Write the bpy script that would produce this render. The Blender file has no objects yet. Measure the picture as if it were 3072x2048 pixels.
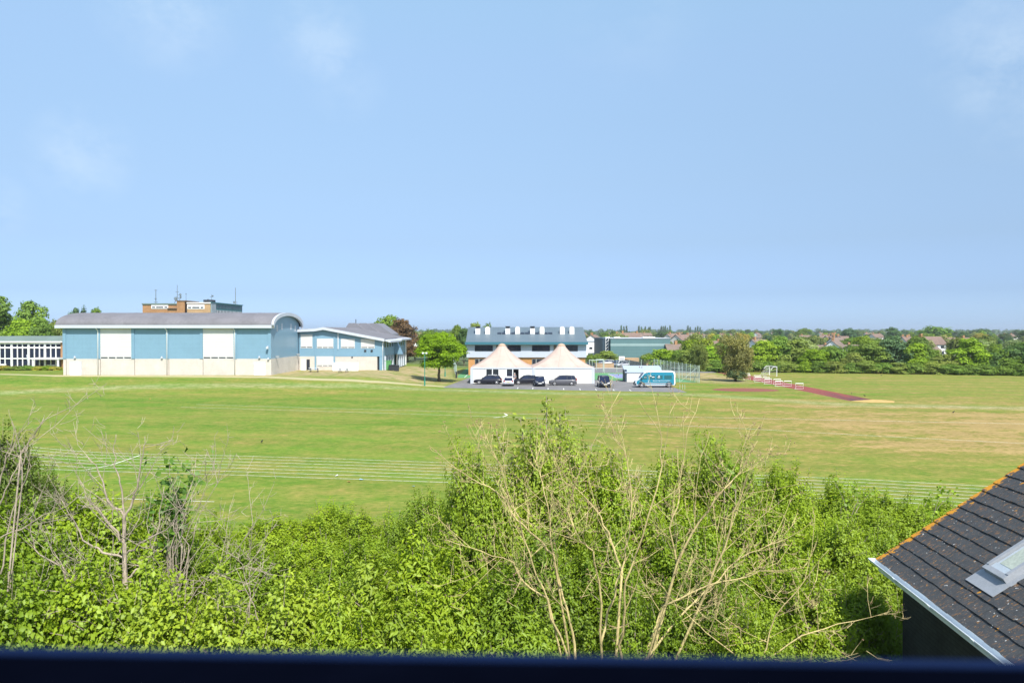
import bpy, math, random
import numpy as np
from mathutils import Vector
R = math.radians
random.seed(11)
scene = bpy.context.scene
col = scene.collection
F, U0, V0, EYE = 2304.0, 1536.0, 993.0, 8.6
def PX(u, d): return (u-U0)/F*d
def PZ(v, d): return EYE-(v-V0)/F*d
def PT(u, v, d): return (PX(u, d), d, PZ(v, d))
def sstep(a, b, x):
    t = np.clip((x-a)/(b-a), 0, 1); return t*t*(3-2*t)
def H(x, y):
    h = 1.5-np.clip((y-140)/30, 0, 1)*0.6
    return sstep(99, 123, y)*sstep(-10, -25, x)*h
def GT(u, v):
    d = F*EYE/(v-V0)
    for _ in range(30):
        d = 0.5*d+0.5*F*(EYE-float(H(PX(u, d), d)))/(v-V0)
    return PX(u, d), d

# ------------------------------------------------------------------ materials
def nodes(m):
    m.use_nodes = True; nt = m.node_tree; nt.nodes.clear(); return nt
def N(nt, t, **kw):
    n = nt.nodes.new(t)
    for k, v in kw.items(): setattr(n, k, v)
    return n
def mixc(nt, fac, a, b, mode='MIX'):
    n = N(nt, 'ShaderNodeMix', data_type='RGBA', blend_type=mode)
    for s, v in ((n.inputs[0], fac), (n.inputs[6], a), (n.inputs[7], b)):
        if hasattr(v, 'links'): nt.links.new(v, s)
        elif isinstance(v, (int, float)): s.default_value = v
        else: s.default_value = (*v, 1)
    return n.outputs[2]
def mth(nt, op, a, b=0.0, clamp=False):
    n = N(nt, 'ShaderNodeMath', operation=op); n.use_clamp = clamp
    for s, v in ((n.inputs[0], a), (n.inputs[1], b)):
        if hasattr(v, 'links'): nt.links.new(v, s)
        else: s.default_value = v
    return n.outputs[0]
def noise(nt, vec, scale, detail=4, rough=.55):
    n = N(nt, 'ShaderNodeTexNoise'); n.inputs['Scale'].default_value = scale
    n.inputs['Detail'].default_value = detail; n.inputs['Roughness'].default_value = rough
    if vec is not None: nt.links.new(vec, n.inputs['Vector'])
    return n.outputs['Fac']
def mapr(nt, v, a, b, c=0.0, d=1.0):
    n = N(nt, 'ShaderNodeMapRange'); nt.links.new(v, n.inputs[0])
    for i, x in enumerate((a, b, c, d)): n.inputs[i+1].default_value = x
    return n.outputs[0]
def mapping(nt, vec, sc=(1, 1, 1), rot=(0, 0, 0)):
    n = N(nt, 'ShaderNodeMapping'); nt.links.new(vec, n.inputs[0])
    n.inputs['Scale'].default_value = sc; n.inputs['Rotation'].default_value = rot
    return n.outputs[0]
def finish(nt, colr, rough=.8, metal=0, spec=.3, bump=None, bstr=.3):
    b = N(nt, 'ShaderNodeBsdfPrincipled'); o = N(nt, 'ShaderNodeOutputMaterial')
    if hasattr(colr, 'links'): nt.links.new(colr, b.inputs['Base Color'])
    else: b.inputs['Base Color'].default_value = (*colr, 1)
    b.inputs['Roughness'].default_value = rough; b.inputs['Metallic'].default_value = metal
    b.inputs['Specular IOR Level'].default_value = spec
    if bump is not None:
        bn = N(nt, 'ShaderNodeBump'); bn.inputs['Strength'].default_value = bstr; bn.inputs['Distance'].default_value = .02
        nt.links.new(bump, bn.inputs['Height']); nt.links.new(bn.outputs[0], b.inputs['Normal'])
    nt.links.new(b.outputs[0], o.inputs[0])
def mat(name, c, rough=.8, var=.12, scale=1.5, metal=0, spec=.3, lines=None):
    """plain surface with uneven colour; lines=(axis, spacing, width, dark) adds panel joints"""
    m = bpy.data.materials.new(name); nt = nodes(m)
    tc = N(nt, 'ShaderNodeTexCoord').outputs['Object']
    f = mapr(nt, noise(nt, tc, scale, 5), .3, .7, 1-var, 1+var)
    f2 = mapr(nt, noise(nt, tc, scale*9, 3), .3, .7, 1-var*.6, 1+var*.6)
    ff = mth(nt, 'MULTIPLY', f, f2)
    cc = mixc(nt, 1.0, c, (1, 1, 1), 'MULTIPLY')
    vm = N(nt, 'ShaderNodeVectorMath', operation='SCALE'); nt.links.new(cc, vm.inputs[0]); nt.links.new(ff, vm.inputs[3])
    out = vm.outputs[0]
    if lines:
        sp = N(nt, 'ShaderNodeSeparateXYZ'); nt.links.new(tc, sp.inputs[0])
        for ax, step, w, dark in lines:
            p = mth(nt, 'PINGPONG', sp.outputs[ax], step/2)
            k = mth(nt, 'LESS_THAN', p, w/2)
            out = mixc(nt, mth(nt, 'MULTIPLY', k, dark), out, (c[0]*.25, c[1]*.25, c[2]*.25))
    finish(nt, out, rough, metal, spec)
    return m
def leafmat(name, trans=.35, gloss=.012):
    m = bpy.data.materials.new(name); nt = nodes(m)
    oi = N(nt, 'ShaderNodeObjectInfo'); at = N(nt, 'ShaderNodeAttribute', attribute_name='tint')
    t = mapr(nt, at.outputs['Fac'], 0, 1, .64, 1.3)
    vm = N(nt, 'ShaderNodeVectorMath', operation='SCALE'); nt.links.new(oi.outputs['Color'], vm.inputs[0]); nt.links.new(t, vm.inputs[3])
    h = mixc(nt, mapr(nt, at.outputs['Fac'], .55, 1, 0, .5), vm.outputs[0], mixc(nt, 1, vm.outputs[0], (1.35, 1.1, .55), 'MULTIPLY'))
    d = N(nt, 'ShaderNodeBsdfDiffuse'); nt.links.new(h, d.inputs[0])
    tr = N(nt, 'ShaderNodeBsdfTranslucent'); nt.links.new(mixc(nt, 1, h, (1.12, 1.12, .6), 'MULTIPLY'), tr.inputs[0])
    mx = N(nt, 'ShaderNodeMixShader'); mx.inputs[0].default_value = trans
    nt.links.new(d.outputs[0], mx.inputs[1]); nt.links.new(tr.outputs[0], mx.inputs[2])
    g = N(nt, 'ShaderNodeBsdfGlossy'); g.inputs['Roughness'].default_value = .5; g.inputs[0].default_value = (.8, .9, .8, 1)
    m2 = N(nt, 'ShaderNodeMixShader'); m2.inputs[0].default_value = gloss
    nt.links.new(mx.outputs[0], m2.inputs[1]); nt.links.new(g.outputs[0], m2.inputs[2])
    nt.links.new(m2.outputs[0], N(nt, 'ShaderNodeOutputMaterial').inputs[0])
    return m
LEAF = leafmat('leaf_surface'); LEAFG = leafmat('glossy_leaf_surface', .32, .025)
M = {}
M['bark'] = mat('bark', (.12, .09, .06), .9, .3, 3)
M['bark_pale'] = mat('pale_lichened_bark', (.50, .41, .19), .9, .3, 2.5)
M['bark_grey'] = mat('grey_dead_bark', (.36, .30, .23), .9, .3, 2.5)
M['twig_dark'] = mat('dark_twig_bark', (.13, .085, .05), .9, .3, 3)
M['bud'] = mat('dry_bud', (.34, .22, .13), .8, .3, 3)
M['white'] = mat('white_paint', (.80, .80, .80), .5, .03, .6)
M['white_slat'] = mat('white_louvre', (.60, .60, .59), .5, .04, .5, lines=[(2, .42, .06, .3)])
M['trim'] = mat('pale_trim_metal', (.50, .535, .60), .45, .04, .5)
M['blue_wall'] = mat('blue_cladding', (.18, .315, .425), .38, .04, .3, spec=.5, lines=[(0, 1.37, .03, .16), (1, 1.4, .03, .16), (2, .74, .03, .16)])
M['blue_plain'] = mat('blue_cladding_plain', (.18, .315, .425), .4, .04, .3, spec=.5, lines=[(2, .74, .03, .12)])
M['block'] = mat('cream_blockwork', (.56, .52, .47), .85, .09, .5, lines=[(2, .22, .015, .2), (0, .44, .012, .14), (1, .44, .012, .14)])
M['slate_roof'] = mat('grey_roof_membrane', (.17, .165, .18), .8, .14, .35)
M['roof_saw'] = mat('grey_roof_sheet', (.19, .19, .215), .6, .06, .3)
M['aerial'] = mat('grey_green_aerial_metal', (.17, .21, .23), .5, .1, 1)
M['dark'] = mat('dark_glazing', (.02, .025, .04), .15, .2, .4, spec=.6)
M['dark_blue_glass'] = mat('blue_black_glazing', (.012, .018, .045), .12, .3, .8, spec=.55)
M['brick'] = mat('orange_brown_brick', (.36, .20, .10), .85, .18, .4, lines=[(2, .225, .03, .15)])
M['brick_tan'] = mat('tan_brick', (.42, .28, .16), .85, .16, .4, lines=[(2, .225, .03, .15)])
M['teal'] = mat('teal_panel', (.05, .17, .19), .4, .1, .5)
M['flat_green'] = mat('grey_green_roof', (.15, .20, .18), .8, .1, .3)
M['teal_roof'] = mat('blue_grey_seamed_roof', (.115, .155, .185), .45, .07, .25, spec=.4, lines=[(0, .5, .05, .22)])
M['teal_gutter'] = mat('teal_gutter', (.045, .15, .20), .4, .05, .5)
M['pale_panel'] = mat('pale_lilac_render', (.45, .49, .60), .6, .03, .3, lines=[(0, 2.4, .03, .1), (2, 1.2, .03, .1)])
M['tent'] = mat('beige_pink_canvas', (.47, .365, .315), .8, .10, .6)
M['tent_wall'] = mat('cream_white_pvc', (.80, .79, .74), .6, .02, .4)
M['tarmac'] = mat('tarmac', (.185, .18, .182), .9, .18, .5)
M['asphalt_far'] = mat('asphalt', (.17, .17, .18), .9, .15, .3)
M['court_green'] = mat('green_court_surface', (.10, .27, .115), .85, .1, .4)
M['court_blue'] = mat('violet_blue_court_surface', (.22, .25, .42), .85, .08, .4)
M['line'] = mat('white_line_paint', (.78, .78, .72), .8, .12, 2)
M['sand'] = mat('orange_sand', (.52, .34, .12), .95, .15, 1.2)
M['green_metal'] = mat('green_painted_metal', (.03, .24, .17), .4, .05, 1)
M['wire'] = mat('galvanised_green_wire', (.30, .38, .35), .5, .1, 1, metal=.2)
M['steel'] = mat('grey_steel', (.42, .45, .47), .4, .1, 1, metal=.4)
M['dark_metal'] = mat('dark_metal', (.035, .04, .05), .5, .1, 1)
M['tyre'] = mat('tyre_rubber', (.018, .018, .02), .8, .1, 4)
M['rim'] = mat('silver_rim', (.55, .55, .56), .3, .06, 4, metal=.6)
M['lamp_glass'] = mat('lamp_glass', (.75, .78, .8), .15, .05, 3, spec=.7)
M['red_glass'] = mat('red_lamp_glass', (.35, .02, .02), .2, .1, 3, spec=.6)
M['plate_white'] = mat('white_plate', (.75, .75, .73), .5, .03, 3)
M['plate_yellow'] = mat('yellow_plate', (.7, .58, .12), .5, .03, 3)
M['wood'] = mat('weathered_wood', (.30, .27, .24), .8, .2, 3)
M['house_wall'] = mat('pale_render_wall', (.68, .64, .58), .85, .08, .3)
M['tile_red'] = mat('red_brown_roof_tile', (.20, .14, .115), .85, .2, .3, lines=[(2, .3, .05, .3)])
M['tile_brown'] = mat('brown_grey_roof_tile', (.19, .145, .12), .85, .2, .3, lines=[(2, .3, .05, .3)])
M['green_clad'] = mat('grey_green_cladding', (.105, .195, .205), .55, .05, .3, lines=[(2, 1.0, .06, .3), (0, 4, .05, .2)])
M['green_clad_dark'] = mat('dark_slate_cladding', (.035, .06, .085), .6, .1, .3)
M['green_clad_pale'] = mat('pale_green_cladding', (.26, .37, .37), .5, .04, .3)
M['skin'] = mat('skin', (.55, .33, .24), .6, .05, 5)
M['cloth_dark'] = mat('dark_cloth', (.03, .03, .045), .9, .2, 5)
M['cloth_grey'] = mat('grey_cloth', (.2, .2, .23), .9, .2, 5)
M['hair_white'] = mat('white_hair', (.75, .72, .68), .8, .1, 9)
M['crow'] = mat('black_feather', (.012, .012, .016), .5, .2, 9)
M['green_plastic'] = mat('green_plastic', (.10, .30, .10), .5, .08, 2)
M['lead'] = mat('lead_flashing', (.30, .32, .35), .5, .12, 3)
M['gutter'] = mat('white_plastic_gutter', (.70, .76, .80), .35, .05, 2)
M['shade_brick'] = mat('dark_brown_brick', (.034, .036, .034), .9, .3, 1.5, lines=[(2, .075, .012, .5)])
M['sill'] = mat('navy_black_sill', (.0012, .0018, .005), .9, .2, 3, spec=.0)
M['sill_fringe'] = mat('painted_blue_fringe', (.0022, .009, .040), .7, .1, 3, spec=.1)  # blue glow of the lens blur, painted as a surface colour
M['soil'] = mat('leaf_litter_soil', (.06, .045, .03), .95, .4, 1.2)
M['litter_w'] = mat('white_paper', (.8, .8, .8), .7, .05, 5)
M['litter_b'] = mat('blue_plastic', (.3, .5, .75), .5, .05, 5)
M['litter_o'] = mat('orange_plastic', (.8, .3, .12), .5, .05, 5)
def carpaint(name, c): return mat(name, c, .25, .03, 1, spec=.6)

# ------------------------------------------------------------------ mesh helpers
ORG = {}
def props(o, label=None, cat=None, group=None, kind=None):
    if label: o['label'] = label
    if cat: o['category'] = cat
    if group: o['group'] = group
    if kind: o['kind'] = kind
def thing(name, label, cat, loc=(0, 0, 0), group=None, rz=0):
    o = bpy.data.objects.new(name, None); col.objects.link(o); o.location = loc; o.rotation_euler = (0, 0, rz)
    o.empty_display_size = .3
    ORG[o.name] = tuple(loc) if rz == 0 else (0, 0, 0); props(o, label, cat, group); return o
class MB:
    def __init__(s): s.v = []; s.f = []
    def add(s, vs, fs):
        b = len(s.v); s.v += [tuple(map(float, p)) for p in vs]; s.f += [tuple(i+b for i in f) for f in fs]; return s
    def box(s, x0, x1, y0, y1, z0, z1):
        return s.add([(x0, y0, z0), (x1, y0, z0), (x1, y1, z0), (x0, y1, z0), (x0, y0, z1), (x1, y0, z1), (x1, y1, z1), (x0, y1, z1)],
                     [(0, 3, 2, 1), (4, 5, 6, 7), (0, 1, 5, 4), (1, 2, 6, 5), (2, 3, 7, 6), (3, 0, 4, 7)])
    def quad(s, a, b, c, d): return s.add([a, b, c, d], [(0, 1, 2, 3)])
    def shell(s, A, B, ax, a, b):
        for (p, q), (r_, t) in zip(zip(A[:-1], A[1:]), zip(B[:-1], B[1:])): s.prism([p, q, t, r_], ax, a, b)
        return s
    def prism(s, poly, ax, a, b):
        """poly = 2-D points; ax = axis extruded from a to b"""
        def mk(p, t): return (t, p[0], p[1]) if ax == 0 else ((p[0], t, p[1]) if ax == 1 else (p[0], p[1], t))
        n = len(poly); vs = [mk(p, a) for p in poly]+[mk(p, b) for p in poly]
        return s.add(vs, [tuple(range(n)), tuple(range(2*n-1, n-1, -1))]+[(i, (i+1) % n, n+(i+1) % n, n+i) for i in range(n)])
    def tube(s, pts, rad, n=6, cap=True):
        pts = [Vector(p) for p in pts]; k = len(pts)
        if not hasattr(rad, '__len__'): rad = [rad]*k
        b = len(s.v); up = None
        for i, p in enumerate(pts):
            t = (pts[min(i+1, k-1)]-pts[max(i-1, 0)])
            if t.length < 1e-9: t = Vector((0, 0, 1))
            t.normalize()
            if up is None: up = Vector((0, 0, 1)) if abs(t.z) < .9 else Vector((1, 0, 0))
            a = t.cross(up)
            if a.length < 1e-6: a = t.orthogonal()
            a.normalize(); c = t.cross(a); up = c.cross(t) if False else up
            for j in range(n):
                w = 2*math.pi*j/n; s.v.append(tuple(p+(a*math.cos(w)+c*math.sin(w))*rad[i]))
        for i in range(k-1):
            for j in range(n):
                j2 = (j+1) % n; s.f.append((b+i*n+j, b+i*n+j2, b+(i+1)*n+j2, b+(i+1)*n+j))
        if cap and n > 2:
            s.f.append(tuple(b+j for j in range(n-1, -1, -1))); s.f.append(tuple(b+(k-1)*n+j for j in range(n)))
        return s
    def loft(s, rings, cap=True):
        n = len(rings[0]); b = len(s.v)
        for r in rings: s.v += [tuple(map(float, p)) for p in r]
        for i in range(len(rings)-1):
            for j in range(n):
                j2 = (j+1) % n; s.f.append((b+i*n+j, b+i*n+j2, b+(i+1)*n+j2, b+(i+1)*n+j))
        if cap:
            s.f.append(tuple(b+j for j in range(n-1, -1, -1))); s.f.append(tuple(b+(len(rings)-1)*n+j for j in range(n)))
        return s
    def build(s, name, m, parent=None, loc=None, smooth=False, **kw):
        org = ORG.get(parent.name, (0, 0, 0)) if parent else (loc or (0, 0, 0))
        me = bpy.data.meshes.new(name)
        me.from_pydata([(x-org[0], y-org[1], z-org[2]) for x, y, z in s.v], [], s.f)
        me.validate(); me.update()
        import bmesh
        bm = bmesh.new(); bm.from_mesh(me); bmesh.ops.recalc_face_normals(bm, faces=bm.faces); bm.to_mesh(me); bm.free()
        if smooth: me.polygons.foreach_set('use_smooth', [True]*len(me.polygons))
        me.materials.append(m)
        o = bpy.data.objects.new(name, me); col.objects.link(o)
        if parent: o.parent = parent; ORG[o.name] = org
        else: o.location = org
        props(o, **kw); return o
def kids(o): return [c for c in KID.get(o.name, [])] if False else list(o.children)
def copy_tree(o, parent=None):
    c = o.copy(); col.objects.link(c)
    if parent: c.parent = parent
    for ch in list(o.children): copy_tree(ch, c)
    return c
def structure(name, mb, m, loc=None): return mb.build(name, m, None, loc, kind='structure')

def np_mesh(name, V, T, tint, m):
    me = bpy.data.meshes.new(name); nv, nt_ = len(V), len(T)
    me.vertices.add(nv); me.vertices.foreach_set('co', np.ascontiguousarray(V, dtype=np.float32).ravel())
    me.loops.add(nt_*3); me.loops.foreach_set('vertex_index', np.ascontiguousarray(T, dtype=np.int32).ravel())
    me.polygons.add(nt_); me.polygons.foreach_set('loop_start', np.arange(0, nt_*3, 3, dtype=np.int32))
    me.update(calc_edges=True)
    if tint is not None:
        a = me.attributes.new('tint', 'FLOAT', 'FACE'); a.data.foreach_set('value', np.ascontiguousarray(tint, dtype=np.float32))
    me.materials.append(m); return me
def unit(a): return a/np.maximum(np.linalg.norm(a, axis=1, keepdims=True), 1e-9)
def leaf_geo(rng, P, Nn, size, asp=.55, fold=.18, T=None):
    n = len(P); Nn = unit(Nn)
    if T is None: T = rng.normal(size=(n, 3))
    T = T-Nn*(T*Nn).sum(1, keepdims=True); T = unit(T); B = np.cross(Nn, T)
    s = (size*(.5+rng.random(n)))[:, None]
    V = np.empty((n, 4, 3)); V[:, 0] = P-T*s*.5; V[:, 2] = P+T*s*.5
    V[:, 1] = P+B*s*asp*.5+Nn*s*fold; V[:, 3] = P-B*s*asp*.5+Nn*s*fold
    i = np.arange(n)[:, None]*4
    tri = np.concatenate([i+np.array([[0, 1, 2]]), i+np.array([[0, 2, 3]])], 1).reshape(-1, 3)
    return V.reshape(-1, 3), tri
def rdir(rng, n): return unit(rng.normal(size=(n, 3)))

# ------------------------------------------------------------------ world, sun, camera
SUN = Vector((.24, -.60, .79)).normalized()
w = bpy.data.worlds.new("World"); scene.world = w; w.use_nodes = True
nt = w.node_tree; nt.nodes.clear()
sky = N(nt, 'ShaderNodeTexSky', sky_type='NISHITA'); sky.sun_disc = False
sky.sun_elevation = math.asin(SUN.z); sky.sun_rotation = math.atan2(SUN.x, SUN.y)
sky.air_density = 1.0; sky.dust_density = .6; sky.ozone_density = 2.5; sky.altitude = 30
gen = N(nt, 'ShaderNodeTexCoord').outputs['Generated']
wn = mapr(nt, noise(nt, mapping(nt, gen, (1, 1, 1.5)), 13, 7, .65), .38, .64)
cl = None
for u_, v_, r_, k_ in ((510, 10, 5.0, .32), (960, 120, 3.6, .30), (1040, 250, 3.2, .16), (250, 470, 3.6, .32), (-10, 630, 2.4, .3), (2960, 130, 4.6, .26), (3060, 300, 4.2, .24), (1900, 60, 6, .08)):
    dv = Vector(((u_-U0)/F, 1, -(v_-V0)/F)).normalized()
    dp = N(nt, 'ShaderNodeVectorMath', operation='DOT_PRODUCT'); nt.links.new(gen, dp.inputs[0]); dp.inputs[1].default_value = dv
    b_ = mth(nt, 'MULTIPLY', mth(nt, 'POWER', mapr(nt, dp.outputs['Value'], math.cos(R(r_)), 1, 0, 1), 1.3), k_)
    cl = b_ if cl is None else mth(nt, 'ADD', cl, b_)
cl = mth(nt, 'MULTIPLY', mth(nt, 'MULTIPLY', cl, wn), .62)
bg = N(nt, 'ShaderNodeBackground'); bg.inputs[1].default_value = .13
# the air's own colour by elevation: bluer and paler than the clear-sky model alone
el = N(nt, 'ShaderNodeSeparateXYZ'); nt.links.new(gen, el.inputs[0])
cr = N(nt, 'ShaderNodeValToRGB'); nt.links.new(el.outputs[2], cr.inputs[0]); E = cr.color_ramp.elements
SK = ((.008, (.48, .68, 1.2)), (.047, (.445, .55, .86)), (.111, (.613, .637, .751)), (.187, (.867, .841, .842)), (.259, (1.111, 1.059, .982)), (.327, (1.366, 1.284, 1.143)), (.391, (1.587, 1.514, 1.283)))
while len(E) < len(SK): E.new(.5)
for e, (p, c) in zip(E, SK): e.position = p; e.color = (c[0]/1.6, c[1]/1.6, c[2]/1.6, 1)
tintv = N(nt, 'ShaderNodeVectorMath', operation='SCALE'); nt.links.new(cr.outputs[0], tintv.inputs[0]); tintv.inputs[3].default_value = 1.6*.935
nt.links.new(mixc(nt, cl, mixc(nt, 1, sky.outputs[0], tintv.outputs[0], 'MULTIPLY'), (4.9, 5.5, 5.9)), bg.inputs[0])
nt.links.new(bg.outputs[0], N(nt, 'ShaderNodeOutputWorld').inputs[0])
sl = bpy.data.lights.new('sun', 'SUN'); sl.energy = 4.4; sl.angle = R(.53); sl.color = (1, .955, .87)
so = bpy.data.objects.new('sun', sl); col.objects.link(so); so.rotation_euler = SUN.to_track_quat('Z', 'Y').to_euler()
cd = bpy.data.cameras.new('camera'); co = bpy.data.objects.new('camera', cd); col.objects.link(co)
co.location = (0, 0, EYE); co.rotation_euler = (R(90)-math.atan((1024-V0)/F), 0, 0)
cd.sensor_width = 36; cd.lens = 27; cd.clip_end = 8000; cd.clip_start = .05
cd.dof.use_dof = True; cd.dof.focus_distance = 55; cd.dof.aperture_fstop = 4.5
scene.camera = co
scene.view_settings.view_transform = 'Standard'; scene.view_settings.look = 'None'
scene.view_settings.exposure = .6; scene.view_settings.gamma = 1

# ------------------------------------------------------------------ ground
def polydist(X, Y, pts):
    D = np.full(X.shape, 1e9)
    for (ax, ay), (bx, by) in zip(pts[:-1], pts[1:]):
        dx, dy = bx-ax, by-ay; L = dx*dx+dy*dy
        t = np.clip(((X-ax)*dx+(Y-ay)*dy)/L, 0, 1)
        D = np.minimum(D, np.hypot(X-ax-t*dx, Y-ay-t*dy))
    return D
def make_ground():
    xs = np.concatenate([[-4000, -2000, -900, -500, -300, -200, -160], np.arange(-135, 75.01, .7), [80, 90, 110, 150, 220, 350, 600, 1000, 2000, 4000]])
    ys = np.concatenate([[-60, -30, -10, 0, 10, 18, 24], np.arange(28, 98, 1.2), np.arange(98, 178, .7), [185, 200, 240, 300, 400, 600, 900, 1500, 2500, 6000]])
    X, Y = np.meshgrid(xs, ys); Z = H(X, Y)
    nx, ny = len(xs), len(ys)
    i = np.arange(ny-1)[:, None]*nx+np.arange(nx-1)[None, :]
    Q = np.stack([i, i+1, i+1+nx, i+nx], -1).reshape(-1, 4)
    T = np.concatenate([Q[:, [0, 1, 2]], Q[:, [0, 2, 3]]])
    me = np_mesh('ground', np.stack([X, Y, Z], -1).reshape(-1, 3), T, None, None)
    me.materials.clear()
    path = [GT(u, v) for u, v in ((0, 1122), (180, 1127), (500, 1128.5), (800, 1130.5), (930, 1137), (1100, 1144), (1200, 1150), (1300, 1157), (1350, 1160))]
    pm = 1-sstep(.5, 1.5, polydist(X, Y, path))
    dirt = np.maximum(sstep(-60, -38, X)*(1-sstep(-17, -5, X))*sstep(116, 126, Y)*(1-sstep(165, 175, Y)), 0)*.9
    dirt = np.maximum(dirt, sstep(30, 34, X)*(1-sstep(39, 42, X))*sstep(123, 131, Y)*(1-sstep(165, 170, Y))*.8)
    dirt = np.maximum(dirt, (1-sstep(.3, 3.2, polydist(X, Y, [(-73, 122.8), (-38, 122.8)])))*.8)
    ch = [GT(u, v) for u, v in ((-300, 1192), (0, 1179), (196, 1169), (457, 1159), (653, 1156), (947, 1157), (1306, 1169), (1700, 1180), (2100, 1184), (2500, 1212), (3072, 1225))]
    chalk = 1-sstep(.6, 3.4, polydist(X, Y, ch))
    far = sstep(172, 190, Y)
    for nm, arr in (('path', pm), ('dirt', dirt), ('chalk', chalk), ('far', far)):
        a = me.attributes.new(nm, 'FLOAT', 'POINT'); a.data.foreach_set('value', np.ascontiguousarray(arr.ravel(), dtype=np.float32))
    m = bpy.data.materials.new('playing_field_grass'); nt = nodes(m)
    g = N(nt, 'ShaderNodeNewGeometry').outputs['Position']
    sp = N(nt, 'ShaderNodeSeparateXYZ'); nt.links.new(g, sp.inputs[0])
    A = lambda n: N(nt, 'ShaderNodeAttribute', attribute_name=n).outputs['Fac']
    streak = noise(nt, mapping(nt, g, (.13, .19, 1), (0, 0, R(14))), 1, 8, .7)
    streak2 = noise(nt, mapping(nt, g, (.02, .06, 1), (0, 0, R(-6))), 1, 4, .5)
    fine = noise(nt, mapping(nt, g, (2.2, 3.2, 1)), 1, 5, .75)
    right = mapr(nt, mth(nt, 'ADD', sp.outputs[0], mth(nt, 'MULTIPLY', sp.outputs[1], -.06)), -14, 34, 0, 1)
    bandY = mth(nt, 'MULTIPLY', mapr(nt, sp.outputs[1], 40, 58, .1, 1), mapr(nt, sp.outputs[1], 72, 104, 1, .35))
    mid = noise(nt, mapping(nt, g, (.55, .75, 1), (0, 0, R(8))), 1, 7, .7)
    S_ = lambda v, k: mth(nt, 'MULTIPLY', mapr(nt, v, .3, .7, -1, 1), k)
    dry = mth(nt, 'ADD', mth(nt, 'MULTIPLY', mth(nt, 'MULTIPLY', right, bandY), .74), mth(nt, 'ADD', S_(streak, .34), S_(streak2, .16)))
    dry = mth(nt, 'ADD', dry, mth(nt, 'ADD', S_(fine, .30), S_(mid, .40)))
    wv = N(nt, 'ShaderNodeMath', operation='SINE'); nt.links.new(mth(nt, 'ADD', mth(nt, 'ADD', mth(nt, 'MULTIPLY', sp.outputs[1], .85), mth(nt, 'MULTIPLY', sp.outputs[0], .16)), mth(nt, 'MULTIPLY', streak2, 5)), wv.inputs[0])
    dry = mth(nt, 'ADD', dry, mth(nt, 'MULTIPLY', mth(nt, 'MULTIPLY', wv.outputs[0], mapr(nt, sp.outputs[1], 66, 82, .0, .15)), mapr(nt, right, 0, .5, .2, 1)))
    dryf = mapr(nt, dry, -.30, .78, 0, 1)
    lush = mixc(nt, mapr(nt, streak2, .35, .65), (.102, .198, .018), (.145, .225, .028))
    mow = mapr(nt, mth(nt, 'PINGPONG', mth(nt, 'ADD', sp.outputs[1], mth(nt, 'MULTIPLY', sp.outputs[0], .28)), 3.4), 1.2, 2.2, .965, 1.035)
    c = mixc(nt, dryf, lush, (.265, .205, .060))
    c = mixc(nt, mapr(nt, dryf, .75, 1.0, 0, .6), c, (.36, .255, .115))
    sc = N(nt, 'ShaderNodeVectorMath', operation='SCALE'); nt.links.new(c, sc.inputs[0])
    nt.links.new(mth(nt, 'MULTIPLY', mow, mth(nt, 'MULTIPLY', mapr(nt, fine, .3, .7, .76, 1.24), mapr(nt, mid, .3, .7, .88, 1.12))), sc.inputs[3]); c = sc.outputs[0]
    blot = noise(nt, g, .6, 4)
    c = mixc(nt, mth(nt, 'MULTIPLY', A('chalk'), mapr(nt, mth(nt, 'MULTIPLY', fine, mid), .16, .36, .0, .55)), c, (.40, .42, .25))
    c = mixc(nt, mth(nt, 'MULTIPLY', A('dirt'), mapr(nt, blot, .36, .6, .15, 1)), c, (.42, .31, .19))
    c = mixc(nt, mth(nt, 'MULTIPLY', A('path'), .85), c, (.47, .41, .25))
    c = mixc(nt, A('far'), c, (.10, .13, .06))
    finish(nt, c, .95, 0, .1, bump=fine, bstr=.6)
    me.materials.append(m)
    o = bpy.data.objects.new('ground', me); col.objects.link(o); props(o, kind='structure')
make_ground()

def sheet(name, pts, m, z=.004):
    mb = MB(); mb.add([(x, y, z) for x, y in pts], [tuple(range(len(pts)))]); return structure(name, mb, m)
def G0(u, v): d = F*EYE/(v-V0); return PX(u, d), d
tar = [G0(1326, 1163), G0(1700, 1170.5), G0(2062, 1177), (24.8, 117.5), (23.5, 129), (14.5, 136), (-8, 141), G0(1388, 1140)]
sheet('car_park', tar, M['tarmac'])
sheet('sports_court', [(13.9, 135.5), (22, 132), (31.1, 128.1), (29.2, 158), (13.9, 158)], M['court_green'])
sheet('side_court', [(-9.9, 141.2), (-7.9, 141.2), (-7.9, 176), (-13.2, 176)], M['court_green'])
sheet('court_playing_area', [(19.2, 141), (28.5, 135.5), (27.6, 154), (19.2, 154)], M['court_blue'], .008)
sheet('service_road', [(13.9, 158.4), (44, 158.4), (60, 205), (13.9, 205)], M['asphalt_far'])
mk = MB()
def strip(mb, pts, w, z=.012):
    for (ax, ay), (bx, by) in zip(pts[:-1], pts[1:]):
        dx, dy = bx-ax, by-ay; L = math.hypot(dx, dy); nx, ny = -dy/L*w/2, dx/L*w/2
        mb.quad((ax+nx, ay+ny, z), (ax-nx, ay-ny, z), (bx-nx, by-ny, z), (bx+nx, by+ny, z))
def wob(pts, step=2.0, amp=.03):
    out = []; rr = random.Random(3)
    for (ax, ay), (bx, by) in zip(pts[:-1], pts[1:]):
        n = max(1, int(math.hypot(bx-ax, by-ay)/step))
        out += [(ax+(bx-ax)*i/n+rr.uniform(-amp, amp), ay+(by-ay)*i/n+rr.uniform(-amp, amp)) for i in range(n)]
    return out+[pts[-1]]
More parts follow.
